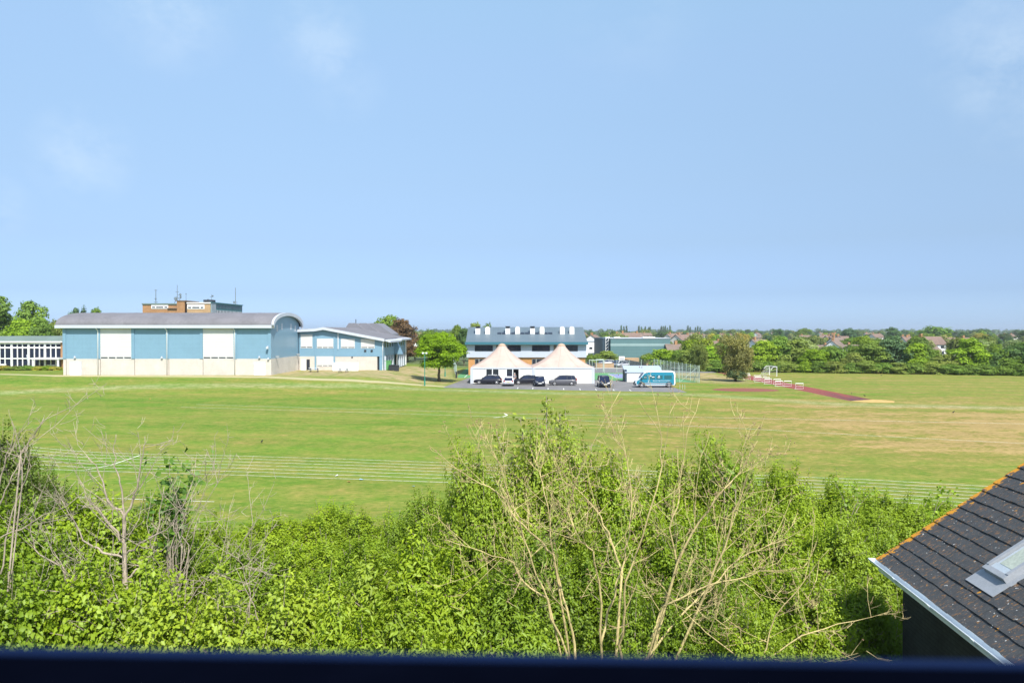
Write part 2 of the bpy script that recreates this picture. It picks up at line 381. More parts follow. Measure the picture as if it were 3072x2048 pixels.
strip(mk, [(13.9, 157.6), (29.1, 157.6)], .14); strip(mk, [(19.2, 141), (19.2, 154), (27.6, 154)], .1, .016); strip(mk, [(19.2, 141), (28.5, 135.5)], .1, .016)
strip(mk, [(-11.4, 142), (-11.2, 176)], .12, .012); strip(mk, [(-8.8, 142), (-8.8, 176)], .1, .012)
for u in (1552, 1597, 1643, 1690, 1739, 1787, 1840, 1890): 
    x, y = G0(u, 1166+(u-1643)*.02); strip(mk, [(x, y-1.2), (x+.15, y+1.6)], .1)
structure('court_and_bay_lines', mk, M['line'])
lm = bpy.data.materials.new('worn_field_line'); ntl = nodes(lm)
gp = N(ntl, 'ShaderNodeNewGeometry').outputs['Position']
finish(ntl, mixc(ntl, mapr(ntl, noise(ntl, gp, 2.2, 5, .7), .30, .52), (.30, .34, .14), (.80, .80, .70)), .95, 0, .1)
fm = MB()
top = [(-250, 1312), (0, 1332), (131, 1345), (261, 1356), (418, 1362), (686, 1367), (1045, 1378), (1371, 1389), (1928, 1413), (2254, 1425), (2600, 1439), (2907, 1456), (3400, 1484)]
bot = [(-250, 1375), (0, 1396), (131, 1407), (261, 1413), (418, 1417), (686, 1425), (1045, 1437), (1371, 1449), (1928, 1474), (2254, 1487), (2600, 1502), (2907, 1520), (3400, 1550)]
TG, BG = [G0(*p) for p in top], [G0(*p) for p in bot]
for k in range(7):
    t = k/6; strip(fm, wob([(a[0]+(b[0]-a[0])*t, a[1]+(b[1]-a[1])*t) for a, b in zip(TG, BG)]), .058, .006+.0005*k)
for pts, wd in (([(255, 1410), (330, 1396), (418, 1366)], .10), ([(222, 1493), (340, 1496), (457, 1500), (640, 1506)], .07),
                ([(588, 1213), (914, 1223), (1398, 1236), (1536, 1241), (2254, 1255), (3200, 1274)], .08), ([(542, 1221), (980, 1234), (1522, 1251), (1849, 1267), (2254, 1287), (2646, 1309), (3200, 1337)], .07),
                ([(1480, 1253), (1510, 1250), (1522, 1245), (1512, 1240)], .16), ([(1186, 1161), (1215, 1164), (1240, 1172)], .22), ([(3072-30, 1226), (2800, 1221), (2450, 1219)], .05)):
    strip(fm, wob([G0(*p) for p in pts], 2, .03), wd, .012)
structure('field_lines', fm, lm)
# running lanes, sand and the red take-off pad
def lanes_mat():
    m = bpy.data.materials.new('red_running_surface'); nt = nodes(m)
    g = N(nt, 'ShaderNodeNewGeometry').outputs['Position']; sp = N(nt, 'ShaderNodeSeparateXYZ'); nt.links.new(g, sp.inputs[0])
    n1 = noise(nt, mapping(nt, g, (1.5, .12, 1)), 1, 5, .6)
    wear = mth(nt, 'MULTIPLY', mapr(nt, n1, .4, .58), mapr(nt, sp.outputs[1], 112, 99, 0, .9))
    c = mixc(nt, wear, (.235, .06, .048), (.06, .04, .05))
    k = mth(nt, 'LESS_THAN', mth(nt, 'PINGPONG', mth(nt, 'ADD', mth(nt, 'SUBTRACT', sp.outputs[0], 41.7), mth(nt, 'MULTIPLY', mth(nt, 'SUBTRACT', sp.outputs[1], 94.6), -.012)), .61), .035)
    c = mixc(nt, mth(nt, 'MULTIPLY', k, .35), c, (.55, .40, .38)); finish(nt, c, .9, 0, .2); return m
LM = lanes_mat()
sheet('running_lanes', [(41.6, 94.6), (45.3, 96.6), (46.4, 169.6), (42.5, 169.6)], LM)
sheet('sand_pit', [(41.7, 94.5), (45.4, 96.5), (46.6, 95.6), (47.0, 94.2), (45.9, 92.2), (43.2, 92.6)], M['sand'], .008)
M['red_pad'] = mat('red_pad_surface', (.22, .08, .055), .9, .15, .4)
sheet('take_off_pad', [(29.4+9.6*(.5-.5*math.cos(a))*1.0, 112.4+3.6*math.sin(a)) for a in [2*math.pi*i/36 for i in range(36)]], M['red_pad'])
sheet('hedge_soil', [(-26, 3), (12, 3), (16, 30), (-30, 30)], M['soil'], .02)

# ------------------------------------------------------------------ sports hall
def wall_lamp(parent, x, y, z):
    MB().box(x-.1, x+.1, y-.22, y, z-.08, z+.1).prism([(x-.16, z-.22), (x+.16, z-.22), (x+.1, z-.08), (x-.1, z-.08)], 1, y-.3, y-.02).build('wall_lamp', M['trim'], parent)
def shutter(parent, x0, x1, y, z0, z1, ns, slit=.28):
    f = MB().box(x0, x1, y-.05, y+.02, z0+slit, z1).build('louvre_panel', M['white_slat'], parent)
    MB().box(x0, x1, y-.03, y+.02, z0-.06, z0+slit).build('window_frame', M['white'], f)
    w = (x1-x0)/ns
    for i in range(ns):
        MB().box(x0+i*w+.07, x0+(i+1)*w-.07, y-.034, y-.026, z0+.01, z0+slit-.05).build('pane', M['dark'], f)
def downpipe(parent, x, y, z0, z1, nm='downpipe'):
    MB().tube([(x-.22, y-.35, z1), (x-.05, y-.18, z1-.3), (x, y-.1, z1-.45), (x, y-.1, z0)], .075, 8).build(nm, M['white'], parent, smooth=True)
def ext_door(parent, x0, x1, y, z0, z1, m='white'):
    d = MB().box(x0, x1, y-.05, y+.01, z0, z1).build('door', M[m], parent)
    MB().box(x0-.09, x1+.09, y-.08, y-.0, z1, z1+.1).box(x0-.09, x0, y-.08, y, z0, z1).box(x1, x1+.09, y-.08, y, z0, z1).build('door_frame', M['trim'], d)
    c = (x0+x1)/2; MB().box(c-.012, c+.012, y-.056, y-.049, z0+.02, z1-.02).box(c+.1, c+.14, y-.1, y-.05, z0+.95, z0+1.1).build('handle', M['steel'], d)
def sports_hall():
    x0, x1, y0, y1, zb, zm, ze = PX(189, 124), PX(813, 124), 124.0, 140.6, 1.42, 4.13, 9.3
    r = thing('sports_hall', 'large blue and cream sports hall with grey barrel roof and two white louvred bays', 'building', ((x0+x1)/2, (y0+y1)/2, zb))
    sx = lambda z: PX(z/3.36, 124); sx2 = lambda z: PX(600+z/3.36, 124)
    MB().box(x0, x1, y0, y1, zb-.4, zm).build('block_wall', M['block'], r)
    yc, hw, rise = (y0+y1)/2, (y1-y0)/2, 2.15
    arc = lambda n, e=0, up=0: [(yc+(hw+e)*math.cos(math.pi*i/n), ze-.05+up+(rise)*math.sin(math.pi*i/n)**.92) for i in range(n+1)]
    MB().prism([(y0+.03, zm), (y1-.03, zm)]+[(a, b) for a, b in arc(20, -.03)], 0, x0+.03, x1-.03).build('upper_wall', M['blue_wall'], r)
    A = arc(28, .55, .12)
    rf = MB(); L = [(p[0], p[1]) for p in A]; Lb = [(p[0], p[1]+.22) for p in A]
    rf.shell(L, Lb, 0, x0-.9, x1+.25).build('roof', M['slate_roof'], r)
    rl = MB()
    for k in range(1, 8):
        x = x0+(x1-x0)*k/8
        rl.tube([(x, p[0], p[1]+.004) for p in Lb[4:-4]], .022, 4)
    rl.build('roof_seam', M['roof_saw'], r)
    Lc = [(p[0]-(p[0]-yc)*.05, p[1]-.30) for p in A]
    MB().shell([(a, b+.24) for a, b in A], Lc, 0, x1+.26, x1+.6).build('end_fascia', M['trim'], r)
    MB().box(x0-.95, x1+.3, y0-.72, y0-.56, ze-.22, ze+.26).box(x0-.95, x1+.3, y0-.56, y0-.02, ze-.2, ze-.1).build('gutter', M['trim'], r)
    for a, b in ((633, 665), (980, 1010), (1325, 1355), (1670, 1700), (2015, 2045)):
        MB().box(sx(a), sx(b), y0-.09, y0+.02, zm, ze-.2).build('pilaster', M['blue_plain'], r)
        MB().box(sx(b)-.02, sx(b)+.05, y0-.012, y0+.01, zb, zm).build('movement_joint', M['tile_brown'], r)
    for a, b in ((340, 370), (685, 716)):
        MB().box(sx2(a), sx2(b), y0-.09, y0+.02, zm, ze-.2).build('pilaster', M['blue_plain'], r)
    shutter(r, sx(1012), sx(1325), y0, zm+.05, ze-.22, 4); shutter(r, sx(2047), sx2(340), y0, zm+.05, ze-.22, 4)
    for x in (sx(990), sx(1685), sx2(352)): downpipe(r, x, y0-.05, zb, ze-.2)
    ext_door(r, sx(707), sx(815), y0, zb, zb+2.15); ext_door(r, sx2(547), sx2(655), y0, zb, zb+2.15)
    for x, z in ((sx(757), zm+.35), (sx(1633), zm+.3), (sx2(600), zm+.35)): wall_lamp(r, x, y0, z)
    MB().box(sx2(680), sx2(694), y0-.4, y0-.0, 6.0, 6.2).box(sx2(676), sx2(698), y0-.62, y0-.4, 5.75, 6.05).build('camera', M['trim'], r)
    wall_lamp(r, sx2(690), y0, zm+.1)
    for k in range(6):   # small roof vents
        y = y0+1.4+(k % 2)*2.2; x = x0+3.2+k*5.4
        MB().tube([(x, y, ze+.9+(k % 2)*.6), (x, y, ze+1.55+(k % 2)*.6)], .09, 8).build('roof_vent', M['trim'], r)
    e = MB()
    for k, (ya, z) in enumerate(((127.3, 9.3), (130.0, 9.6), (135.3, 9.6), (138.0, 9.3))):
        MB().box(x1-.03, x1-.01, ya-.35, ya+.35, z-.75, z+.3).build('gable_panel', M['trim'], r)
    for ya in (126.5, 138.8):
        MB().box(x1, x1+.55, ya-.12, ya+.12, zm+.15, zm+.4).build('wall_lamp', M['steel'], r)
    MB().prism([(x1+.01, y0-.3), (x1+.9, y0-.3), (x1+.9, y1), (x1+.01, y1)], 2, zb-.3, zb+.06).build('kerb', M['block'], r)
sports_hall()

# ------------------------------------------------------------------ link building with folded roof
def link_building():
    q = lambda zx: -56.87+zx*.018085
    Q = lambda zy: 17.29-.018085*zy
    y0 = 140.0; zb, zm = 1.2, 4.0
    x0, x1 = q(1000), q(1845)
    r = thing('teaching_block', 'pale blue and cream school block with folded white edged roof and louvred windows', 'building', ((x0+x1)/2, 150, zb))
    MB().box(x0, q(1785), y0, 169, zb-.4, zm).build('block_wall', M['block'], r)
    prof = [(q(985), Q(478)), (q(1165), Q(470)), (q(1250), Q(455)), (q(1865), Q(572))]
    MB().prism([(x0, zm), (x1, zm)]+[(min(max(a, x0), x1), b-.1) for a, b in prof[::-1]], 1, y0+.02, 169.2).build('upper_wall', M['blue_plain'], r)
    MB().prism([(a, b+.02) for a, b in prof]+[(a, b+.28) for a, b in prof[::-1]], 1, y0-.55, 170).build('roof', M['slate_roof'], r)
    MB().prism([(a, b-.22) for a, b in prof]+[(a, b+.26) for a, b in prof[::-1]], 1, y0-.75, y0-.56).build('fascia', M['trim'], r)
    MB().box(q(1355), q(1860), y0-.04, y0+.015, zm, zm+.01).build('sill_band', M['blue_plain'], r)
    for a, b in ((1155, 1172), (1345, 1362)):
        MB().box(q(a), q(b), y0-.07, y0+.01, zb, Q(500)).build('pilaster', M['blue_plain'], r)
    shutter(r, q(1015), q(1133), y0, Q(648), Q(512), 2, .2); shutter(r, q(1178), q(1345), y0, Q(650), Q(556), 3, .2)
    shutter(r, q(1420), q(1560), y0, Q(650), Q(558), 2, .2); shutter(r, q(1622), q(1760), y0, Q(650), Q(558), 2, .2)
    shutter(r, q(1178), q(1345), y0-.02, Q(833), Q(742), 3, .17)
    MB().tube([(q(1392), y0-.1, Q(480)), (q(1392), y0-.1, Q(660))], .07, 8).build('downpipe', M['white'], r)
    d = MB().box(q(1018), q(1070), y0-.08, y0-.02, zb+.2, Q(765)).build('door', M['white'], r)
    MB().box(q(1072), q(1106), y0-.02, y0+.01, zb+.2, Q(765)).build('doorway', M['dark'], d)
    MB().box(q(1655), q(1676), y0-.1, y0+.01, Q(688), Q(668)).build('vent', M['dark_metal'], r)
    MB().box(q(1720), q(1741), y0-.1, y0+.01, Q(688), Q(668)).build('vent', M['dark_metal'], r)
    MB().tube([(q(1533), y0-.08, Q(745)), (q(1533), y0+.01, Q(745))], .14, 12).build('vent', M['dark_metal'], r)
    MB().box(q(1786), q(1808), y0+.3, y0+.35, zb, Q(735)).build('side_recess', M['dark'], r)
    MB().box(q(1808), x1, y0, y0+.6, zb-.2, zm).build('corner_pier', M['blue_plain'], r)
    MB().tube([(x1+.25, y0-.3, Q(568)), (x1-.05, y0-.12, Q(600)), (x1-.05, y0-.12, zb)], .09, 8).build('downpipe', M['white'], r)
    # flank: two folded bays, narrow windows over glazed ground floor
    for k, (ya, yb) in enumerate(((140.8, 153.5), (155.5, 168.5))):
        MB().box(x1+.0, x1+.03, ya, yb, zb, zm-.05).build('glazing', M['teal'], r)
        for j in range(4):
            yy = ya+.8+j*(yb-ya)/4.3
            MB().box(x1, x1+.05, yy, yy+1.1, 5.6, 6.7).build('window', M['dark'], r)
            MB().box(x1-.0, x1+.35, yy-.5, yy-.3, zb, zm).build('glazing_fin', M['trim'], r)
        if k == 0: MB().prism([(x1+.01, zm), (x1+1.5, zm), (x1+.25, 7.0), (x1+.01, 7.0)], 1, 153.6, 155.3).build('wedge_pier', M['blue_plain'], r)
        MB().box(x1+.1, x1+.3, 155.3+k*13, 155.6+k*13, zb, 7).build('post', M['white'], r)
        MB().prism([(x1-.4, 7.0), (x1+1.3, 6.5+.25*k), (x1+1.3, 6.8+.25*k), (x1-.4, 7.3)], 1, ya-.6, yb+1).build('eave_fold', M['trim'], r)
link_building()
def saw_roof():
    r = thing('studio_block', 'grey sawtooth roofed block rising behind the pale blue teaching block', 'building', (-30, 176, 1))
    xa, xb = PX(1014, 172), PX(1124, 172)
    MB().box(xa, xb+1, 172.4, 184, .6, 6.4).build('wall', M['block'], r)
    for k in range(3):
        xo = xa+.6+k*(xb-xa)*.27
        pts = [(xo, PZ(1000, 174)), (xo+1.6, PZ(969, 174)), (xo+3.1, PZ(969, 174)), (xo+6.6, PZ(1002, 174)), (xo+6.6, PZ(1012, 174)), (xo, PZ(1012, 174))]
        MB().prism(pts, 1, 173+k*1.2, 183+k*1.2).build('roof', M['roof_saw'], r)
    MB().tube([(xa+3.2, 176, 9), (xa+3.2, 176, 11.3)], .09, 6).build('roof_pipe', M['dark_metal'], r)
saw_roof()

# ------------------------------------------------------------------ tall brick block with aerials
def brick_block():
    d = 185.0; X = lambda z: PX(420+z/7.35, d); Z = lambda z: PZ(860+z/7.35, d)
    r = thing('brick_block', 'tall tan brick school block with roof aerials behind the sports hall', 'building', (-78, 195, 1.2))
    b1 = MB().box(X(60), X(1000), d, 204, .8, Z(395)).build('brick_wall', M['brick'], r)
    MB().box(X(1040), X(1560), d, 204, .8, Z(372)).build('brick_wall', M['brick_tan'], r)
    MB().box(X(1000), X(1040), d+.4, 204, .8, Z(345)).build('recess', M['dark_metal'], r)
    MB().box(X(830), X(1000), d-.35, 192, .8, Z(318)).build('stair_core', M['brick'], r)
    MB().box(X(800), X(1035), d-.5, 192.5, Z(318), Z(302)).build('core_cap', M['tile_brown'], r)
    MB().box(X(50), X(830), d-.2, 204, Z(395), Z(365)).build('roof_edge', M['flat_green'], r)
    MB().box(X(1040), X(1565), d-.2, 204.2, Z(372), Z(345)).build('roof_edge', M['white'], r)
    for a, b, za, zb in ((255, 628, 485, 400), (1050, 1425, 490, 395)):
        f = MB().box(X(a), X(b), d-.1, d+.02, Z(za), Z(zb)).build('window_frame', M['white'], r)
        w = b-a
        for p, q in ((.05, .23), (.29, .72), (.78, .95)):
            MB().box(X(a+w*p), X(a+w*q), d-.13, d-.09, Z(za-18), Z(za-46)).build('pane', M['dark'], f)
    MB().box(X(620), X(835), d-.38, d+.02, Z(485), Z(470)).build('brick_band', M['tile_brown'], r)
    # glazed flank running back
    x1 = X(1565); y1 = 206.5
    MB().box(X(1560), x1+.02, d, y1, .8, Z(355)).build('flank_wall', M['teal'], r)
    MB().box(x1+.02, x1+.12, d+.1, d+3.0, .8, Z(360)).build('flank_pier', M['steel'], r)
    for row, (za, zb) in enumerate(((470, 400), (600, 515))):
        for k in range(19):
            y = d+3.4+k*.96
            MB().box(x1+.045, x1+.08, y, y+.5, Z(za), Z(zb)+.1).build('window', M['dark'], r)
    MB().box(x1+.02, x1+.045, d+3.1, y1-.1, Z(640), Z(505)).build('white_infill', M['white'], r)
    MB().box(X(1540), x1+.25, d-.1, y1+.2, Z(355)+.02, Z(335)).build('flank_roof', M['teal'], r)
    MB().box(x1-2.4, x1-.4, d+1.5, d+4, Z(335), Z(335)+.6).build('roof_plant', M['dark_metal'], r)
    def mast(x, y, z0, h, cross, dishes, th=.12):
        th *= .6; t = MB().tube([(x, y, z0), (x, y, z0+h)], [th, th*.7], 6)
        for zz, l in cross: t.tube([(x-l, y, z0+zz), (x+l, y, z0+zz)], .06, 5)
        for zz, l, s in dishes:
            t.tube([(x+l-.14, y, z0+zz), (x+l+.1, y-.1, z0+zz), (x+l+.16, y-.12, z0+zz+.02)], [s*.3, s, s*1.05], 10)
            t.tube([(x, y, z0+zz-.1), (x+l, y, z0+zz)], .05, 4)
        return t
    mast(X(228), 188, Z(365), 3.5, ((3.3, .35), (.4, .5)), ((1.2, -.1, .25),), .18).build('aerial', M['aerial'], r)
    mast(X(708), 188, Z(365), 4.6, ((2.9, .4), (1.3, .9)), ((2.2, .7, .35), (1.2, -.5, .45), (1.6, .75, .3)), .14).tube([(X(640), 188, Z(365)), (X(700), 188, Z(200))], .07, 4).tube([(X(800), 188, Z(320)), (X(735), 188, Z(240))], .07, 4).build('aerial', M['aerial'], r)
    mast(X(943), 187, Z(302), 1.9, ((1.6, .2),), (), .1).build('aerial', M['aerial'], r)
    mast(X(1475), 188, Z(345), 2.1, ((1.5, .35),), ((1.7, .25, .22), (.5, -.9, .45)), .1).build('aerial', M['aerial'], r)
    mast(PX(707, 202), 202, 15.0, 5.0, ((.9, .6), (1.3, .5)), ((1.2, -.5, .3),), .2).build('aerial', M['aerial'], r)
brick_block()

# ------------------------------------------------------------------ glazed classroom wing
def classroom_wing():
    d = 147.0; X = lambda z: PX(z/5.6, d); Z = lambda z: PZ(870+z/5.6, d)
    r = thing('classroom_wing', 'long flat roofed classroom wing with white framed glazing left of the sports hall', 'building', (-95, 152, 1.4))
    x0, x1 = X(-420), X(1060)
    MB().box(x0, x1, d+.1, 160, 1, Z(880)).build('wall', M['dark_blue_glass'], r)
    MB().box(X(1018), x1, d-.05, d+.1, 1, Z(885)).build('brick_pier', M['brick'], r)
    MB().box(x0, x1, d-.5, 161, Z(880), Z(858)).build('fascia', M['white'], r)
    MB().prism([(d-.5, Z(858)+.004), (161, Z(858)+.004), (161, Z(776)), (d+3.8, Z(776))], 0, x0, x1).build('roof', M['flat_green'], r)
    fr = MB()
    for c in (-380, -100, 195, 480, 755):
        fr.box(X(c-16), X(c+16), d-.1, d+.08, 1.2, Z(882))
    for k in range(5):
        for t in (0, 1, 2):
            c = (-380, -100, 195, 480, 755)[k]
            if t: fr.box(X(c+10+t*86-7), X(c+10+t*86+7), d-.06, d+.08, 1.2, Z(882))
    for z0, z1 in ((978, 955), (1158, 1140), (905, 880)):
        fr.box(x0, X(1018), d-.08, d+.07, Z(z0), Z(z1))
    fr.box(X(-20), X(100), d-.07, d+.07, Z(1320), Z(1240)); fr.build('window_frame', M['white'], r)
    MB().box(X(625), X(1075), d-1.9, d-.1, Z(1160), Z(1132)).build('canopy', M['white'], r)
    for x in (645, 1060): MB().box(X(x-14), X(x+14), d-1.8, d-1.6, 1.3, Z(1160)).build('canopy_post', M['white'], r)
    MB().box(X(790), X(1000), d-.07, d+.07, 1.2, Z(1250)).build('low_panel', M['trim'], r)
    MB().tube([(X(515), d-1.2, Z(1085)), (X(530), d-1.2, Z(1180)), (X(560), d-1.2, Z(1290))], .1, 6).build('slanted_pole', M['trim'], r)
classroom_wing()

# ------------------------------------------------------------------ science block with seamed roof
def science_block():
    d = 150.0; k = 3.618; X = lambda z: PX(1200+z/k, d); Z = lambda z: PZ(900+z/k, d)
    r = thing('science_block', 'two storey pale block with blue grey pitched roof and white roof ventilators behind the marquees', 'building', (2.7, 155, 0))
    x0, x1 = X(722), X(2024); y1 = 168
    MB().box(x0+.35, x1-.2, d+.35, y1, -.1, Z(622)).build('brick_wall', M['brick_orange'] if 'brick_orange' in M else M['brick'], r)
    MB().box(x0, x1, d, y1, Z(622), Z(470)).build('upper_wall', M['pale_panel'], r)
    ze, zr = Z(462), 9.43; yr = 159.0
    MB().prism([(d-.7, ze), (yr, zr), (2*yr-d+.7, ze), (2*yr-d+.7, ze-.25), (yr, zr-.3), (d-.7, ze-.25)], 0, x0-.15, x1+.15).build('roof', M['teal_roof'], r)
    MB().prism([(d, ze-.3), (yr, zr-.35), (2*yr-d, ze-.3)], 0, x0+.02, x1-.02).build('gable_wall', M['pale_panel'], r)
    MB().box(x0-.25, x1+.25, d-.95, d-.71, Z(482), Z(455)+.02).box(x0-.2, x1+.2, d-.71, d-.02, Z(482), Z(478)).build('gutter', M['teal_gutter'], r)
    for a, b in ((812, 1008), (1165, 1312), (1433, 1627), (1800, 1930)):
        f = MB().box(X(a), X(b), d-.05, d+.02, Z(554), Z(490)).build('window', M['dark_metal'], r)
        MB().box(X(a)+.06, X(b)-.06, d-.054, d-.046, Z(554)+.06, Z(490)-.06).build('pane', M['dark_blue_glass'], f)
        n = 3
        for i in range(1, n): MB().box(X(a+(b-a)*i/n)-.03, X(a+(b-a)*i/n)+.03, d-.08, d-.05, Z(554), Z(490)).build('mullion', M['dark_metal'], f)
    for a, b in ((1045, 1080), (1668, 1700)): MB().box(X(a), X(b), d-.04, d+.02, Z(600), Z(484)).build('brick_panel', M['tile_brown'], r)
    for a, b in ((812, 960), (1433, 1575), (1100, 1240)):
        f = MB().box(X(a), X(b), d+.28, d+.36, Z(760), Z(640)).build('window', M['steel'], r)
        MB().box(X(a)+.06, X(b)-.06, d+.27, d+.285, Z(760), Z(640)-.06).build('pane', M['dark'], f)
        MB().box(X(a+45)-.03, X(a+45)+.03, d+.25, d+.27, Z(760), Z(640)).build('mullion', M['white'], f)
    sl = (zr-ze)/(yr-d+.7)
    roofz = lambda y: ze+(y-d+.7)*sl
    ys = d+4.4
    for i in range(12):
        xa = X(1050+i*51.7)
        MB().prism([(ys, roofz(ys)+.03), (ys+1.0, roofz(ys+1.0)+.03), (ys+1.0, roofz(ys+1)+.09), (ys, roofz(ys)+.09)], 0, xa+.04, xa+.86).build('roof_light', M['dark'], r)
    for i, zx in enumerate((833, 943, 1168, 1278, 1445, 1552, 1778, 1886)):
        sq = zx in (833, 1168, 1445); xc = X(zx); yv = d+4.4; zt = Z(310)+.25
        if sq:
            v = MB().box(xc-.47, xc+.47, yv, yv+1.6, roofz(yv)-.1, zt-.2).build('roof_ventilator', M['white'], r)
            MB().box(xc-.38, xc+.38, yv+.1, yv+1.5, zt-.19, zt+.12).box(xc-.5, xc+.5, yv-.05, yv+1.65, zt+.12, zt+.26).build('cowl', M['dark_metal'], v)
        else:
            pts = [(xc-.47, roofz(yv)-.1), (xc+.47, roofz(yv)-.1)]+[(xc+.47*math.cos(t), zt+.1+.45*math.sin(t)-.35) for t in [math.pi*j/10 for j in range(11)]]
            v = MB().prism(pts, 1, yv, yv+1.6).build('roof_ventilator', M['tent_wall'], r)
M['brick_orange'] = mat('orange_brick', (.50, .25, .10), .85, .12, .4, lines=[(2, .225, .03, .12)])
science_block()

# ------------------------------------------------------------------ marquees
def marquee(xa, xb, label, glazed, right_post):
    d = 126.0; zt = PZ(1103, d); W = xb-xa; xc = (xa+xb)/2; yc = d+W/2
    r = thing('marquee', label, 'marquee', (xc, yc, 0), 'peaked marquees')
    n = 40; rings = []; hmax = PZ(1031, yc)-zt
    for i in range(15):
        t = i/14; s = (1-t)
        if t < .86:
            q = t/.86; rad = (1-q)**1.0*.5*W; rad = W*.5*(1-q)+.055*W*q; hh = hmax*.90*(q**1.55)
            rad = W*.5*(1-q)**1.22+.062*W*q; hh = hmax*.9*q**1.12
        else:
            q = (t-.86)/.14; rad = .062*W*math.cos(q*math.pi/2*.97); hh = hmax*(.9+.1*math.sin(q*math.pi/2))
        sqf = max(0, 1-t*1.7)
        ring = []
        for j in range(n):
            a = 2*math.pi*j/n+math.pi/4
            c, sn = math.cos(a), math.sin(a); m_ = max(abs(c), abs(sn))
            px, py = c/m_*sqf+c*(1-sqf), sn/m_*sqf+sn*(1-sqf)
            ring.append((xc+px*rad, yc+py*rad, zt+.06+hh-.02*math.cos(4*a*2)*q*0))
        rings.append(ring)
    MB().loft(rings).build('canopy', M['tent'], r, smooth=False)
    sm = MB()
    for j in range(0, n, 4): sm.tube([Vector(rg[j])+Vector((0, 0, .012)) for rg in rings[:13]], .022, 4, False)
    sm.build('canopy_seam', M['tent_seam'], r)
    MB().loft([[(xc+math.cos(2*math.pi*j/16)*a, yc+math.sin(2*math.pi*j/16)*a, zt+h) for j in range(16)] for a, h in ((.064*W, hmax*.885), (.067*W, hmax*.92), (.052*W, hmax*.975), (.02*W, hmax*1.012), (.004, hmax*1.02))]).build('peak_cap', M['tent_cap'], r, smooth=True)
    MB().box(xa-.06, xb+.06, d-.06, d+.06, zt-.16, zt+.06).box(xa-.06, xb+.06, d+W-.06, d+W+.06, zt-.16, zt+.06).box(xa-.06, xa+.06, d+.06, d+W-.06, zt-.16, zt+.06).box(xb-.06, xb+.06, d+.06, d+W-.06, zt-.16, zt+.06).build('valance', M['trim'], r)
    wl = MB(); gx = lambda z: PX(1400+z/9.225, d)
    xs = [xa+.35]+[gx(v) for v in glazed]+[xb-.05]
    for i in range(0, len(xs)-1, 2): wl.box(xs[i], xs[i+1], d+.03, d+.1, 0.02, zt-.16)
    wl.box(xa, xb, d+W-.1, d+W-.02, .02, zt-.16).box(xa+.02, xa+.09, d+.1, d+W-.1, .02, zt-.16).box(xb-.09, xb-.02, d+.1, d+W-.1, .02, zt-.16)
    wl.build('side_wall', M['tent_wall'], r)
    for x in ([xa+.0, xb-.0] if right_post else [xa]):
        w_ = .5; x_ = min(max(x-w_/2, xa-.1), xb+.1-w_)
        MB().box(x_, x_+w_, d-.04, d+.02, 0, zt-.16).build('corner_post', M['trim'], r)
    for i in range(0, len(glazed), 2):
        a, b = gx(glazed[i]), gx(glazed[i+1]); mid = (a+b)/2
        f = MB().box(a-.1, a+.02, d-.02, d+.14, 0, zt-.17).box(b-.02, b+.1, d-.02, d+.14, 0, zt-.17).box(mid-.07, mid+.07, d-.02, d+.14, 0, zt-.17).box(a, b, d-.01, d+.12, zt-.24, zt-.17)
        if i == 2: f.box(a, mid, d-.01, d+.12, .95, 1.15).box(a, mid, d-.01, d+.12, .0, .5)
        g = f.build('door_frame', M['white'], r)
        MB().box(a+.02, (b-.02) if i == 0 else mid-.07, d+.06, d+.075, .02, zt-.24).build('glass', M['dark'], g)
    MB().box(xc-.02, xc+.02, d+.0, d+.03, 0, zt-.16).build('wall_seam', M['trim'], r)
M['tent_seam'] = mat('canvas_seam', (.36, .275, .24), .8, .05, .5)
M['tent_cap'] = mat('tan_canvas_cap', (.44, .30, .215), .8, .05, .5)
XA, XM, XB = PX(1413, 126), PX(1597, 126), PX(1782, 126)
marquee(XA, XM-.04, 'left beige peaked marquee with glazed doors in its white front wall', (540, 885, 1105, 1445), False)
marquee(XM+.04, XB, 'right beige peaked marquee with plain white walls and no doors', (), True)

# ------------------------------------------------------------------ vehicles (local x = forward)
def wheel(parent, x, y, rad, side):
    w = MB(); pr = [(.6, .0), (.93, .0), (1, .03), (1, .17), (.93, .2), (.6, .2)]
    n = 20
    w.loft([[(x+rad*p*math.cos(2*math.pi*j/n), y-side*q, rad+rad*p*math.sin(2*math.pi*j/n)) for j in range(n)] for p, q in pr])
    t = w.build('wheel', M['tyre'], parent, smooth=False)
    rm = MB(); rm.tube([(x, y-side*.03, rad), (x, y+side*.012, rad)], rad*.16, 10)
    for k in range(7):
        a = 2*math.pi*k/7; c, s = math.cos(a), math.sin(a)
        rm.tube([(x+c*rad*.1, y+side*.004, rad+s*rad*.1), (x+c*rad*.62, y-side*.0, rad+s*rad*.62)], rad*.085, 4)
    ring = [(x+rad*.63*math.cos(2*math.pi*j/20), y+side*.004, rad+rad*.63*math.sin(2*math.pi*j/20)) for j in range(21)]
    rm.tube(ring, rad*.06, 4); rm.build('rim', M['rim'], t)
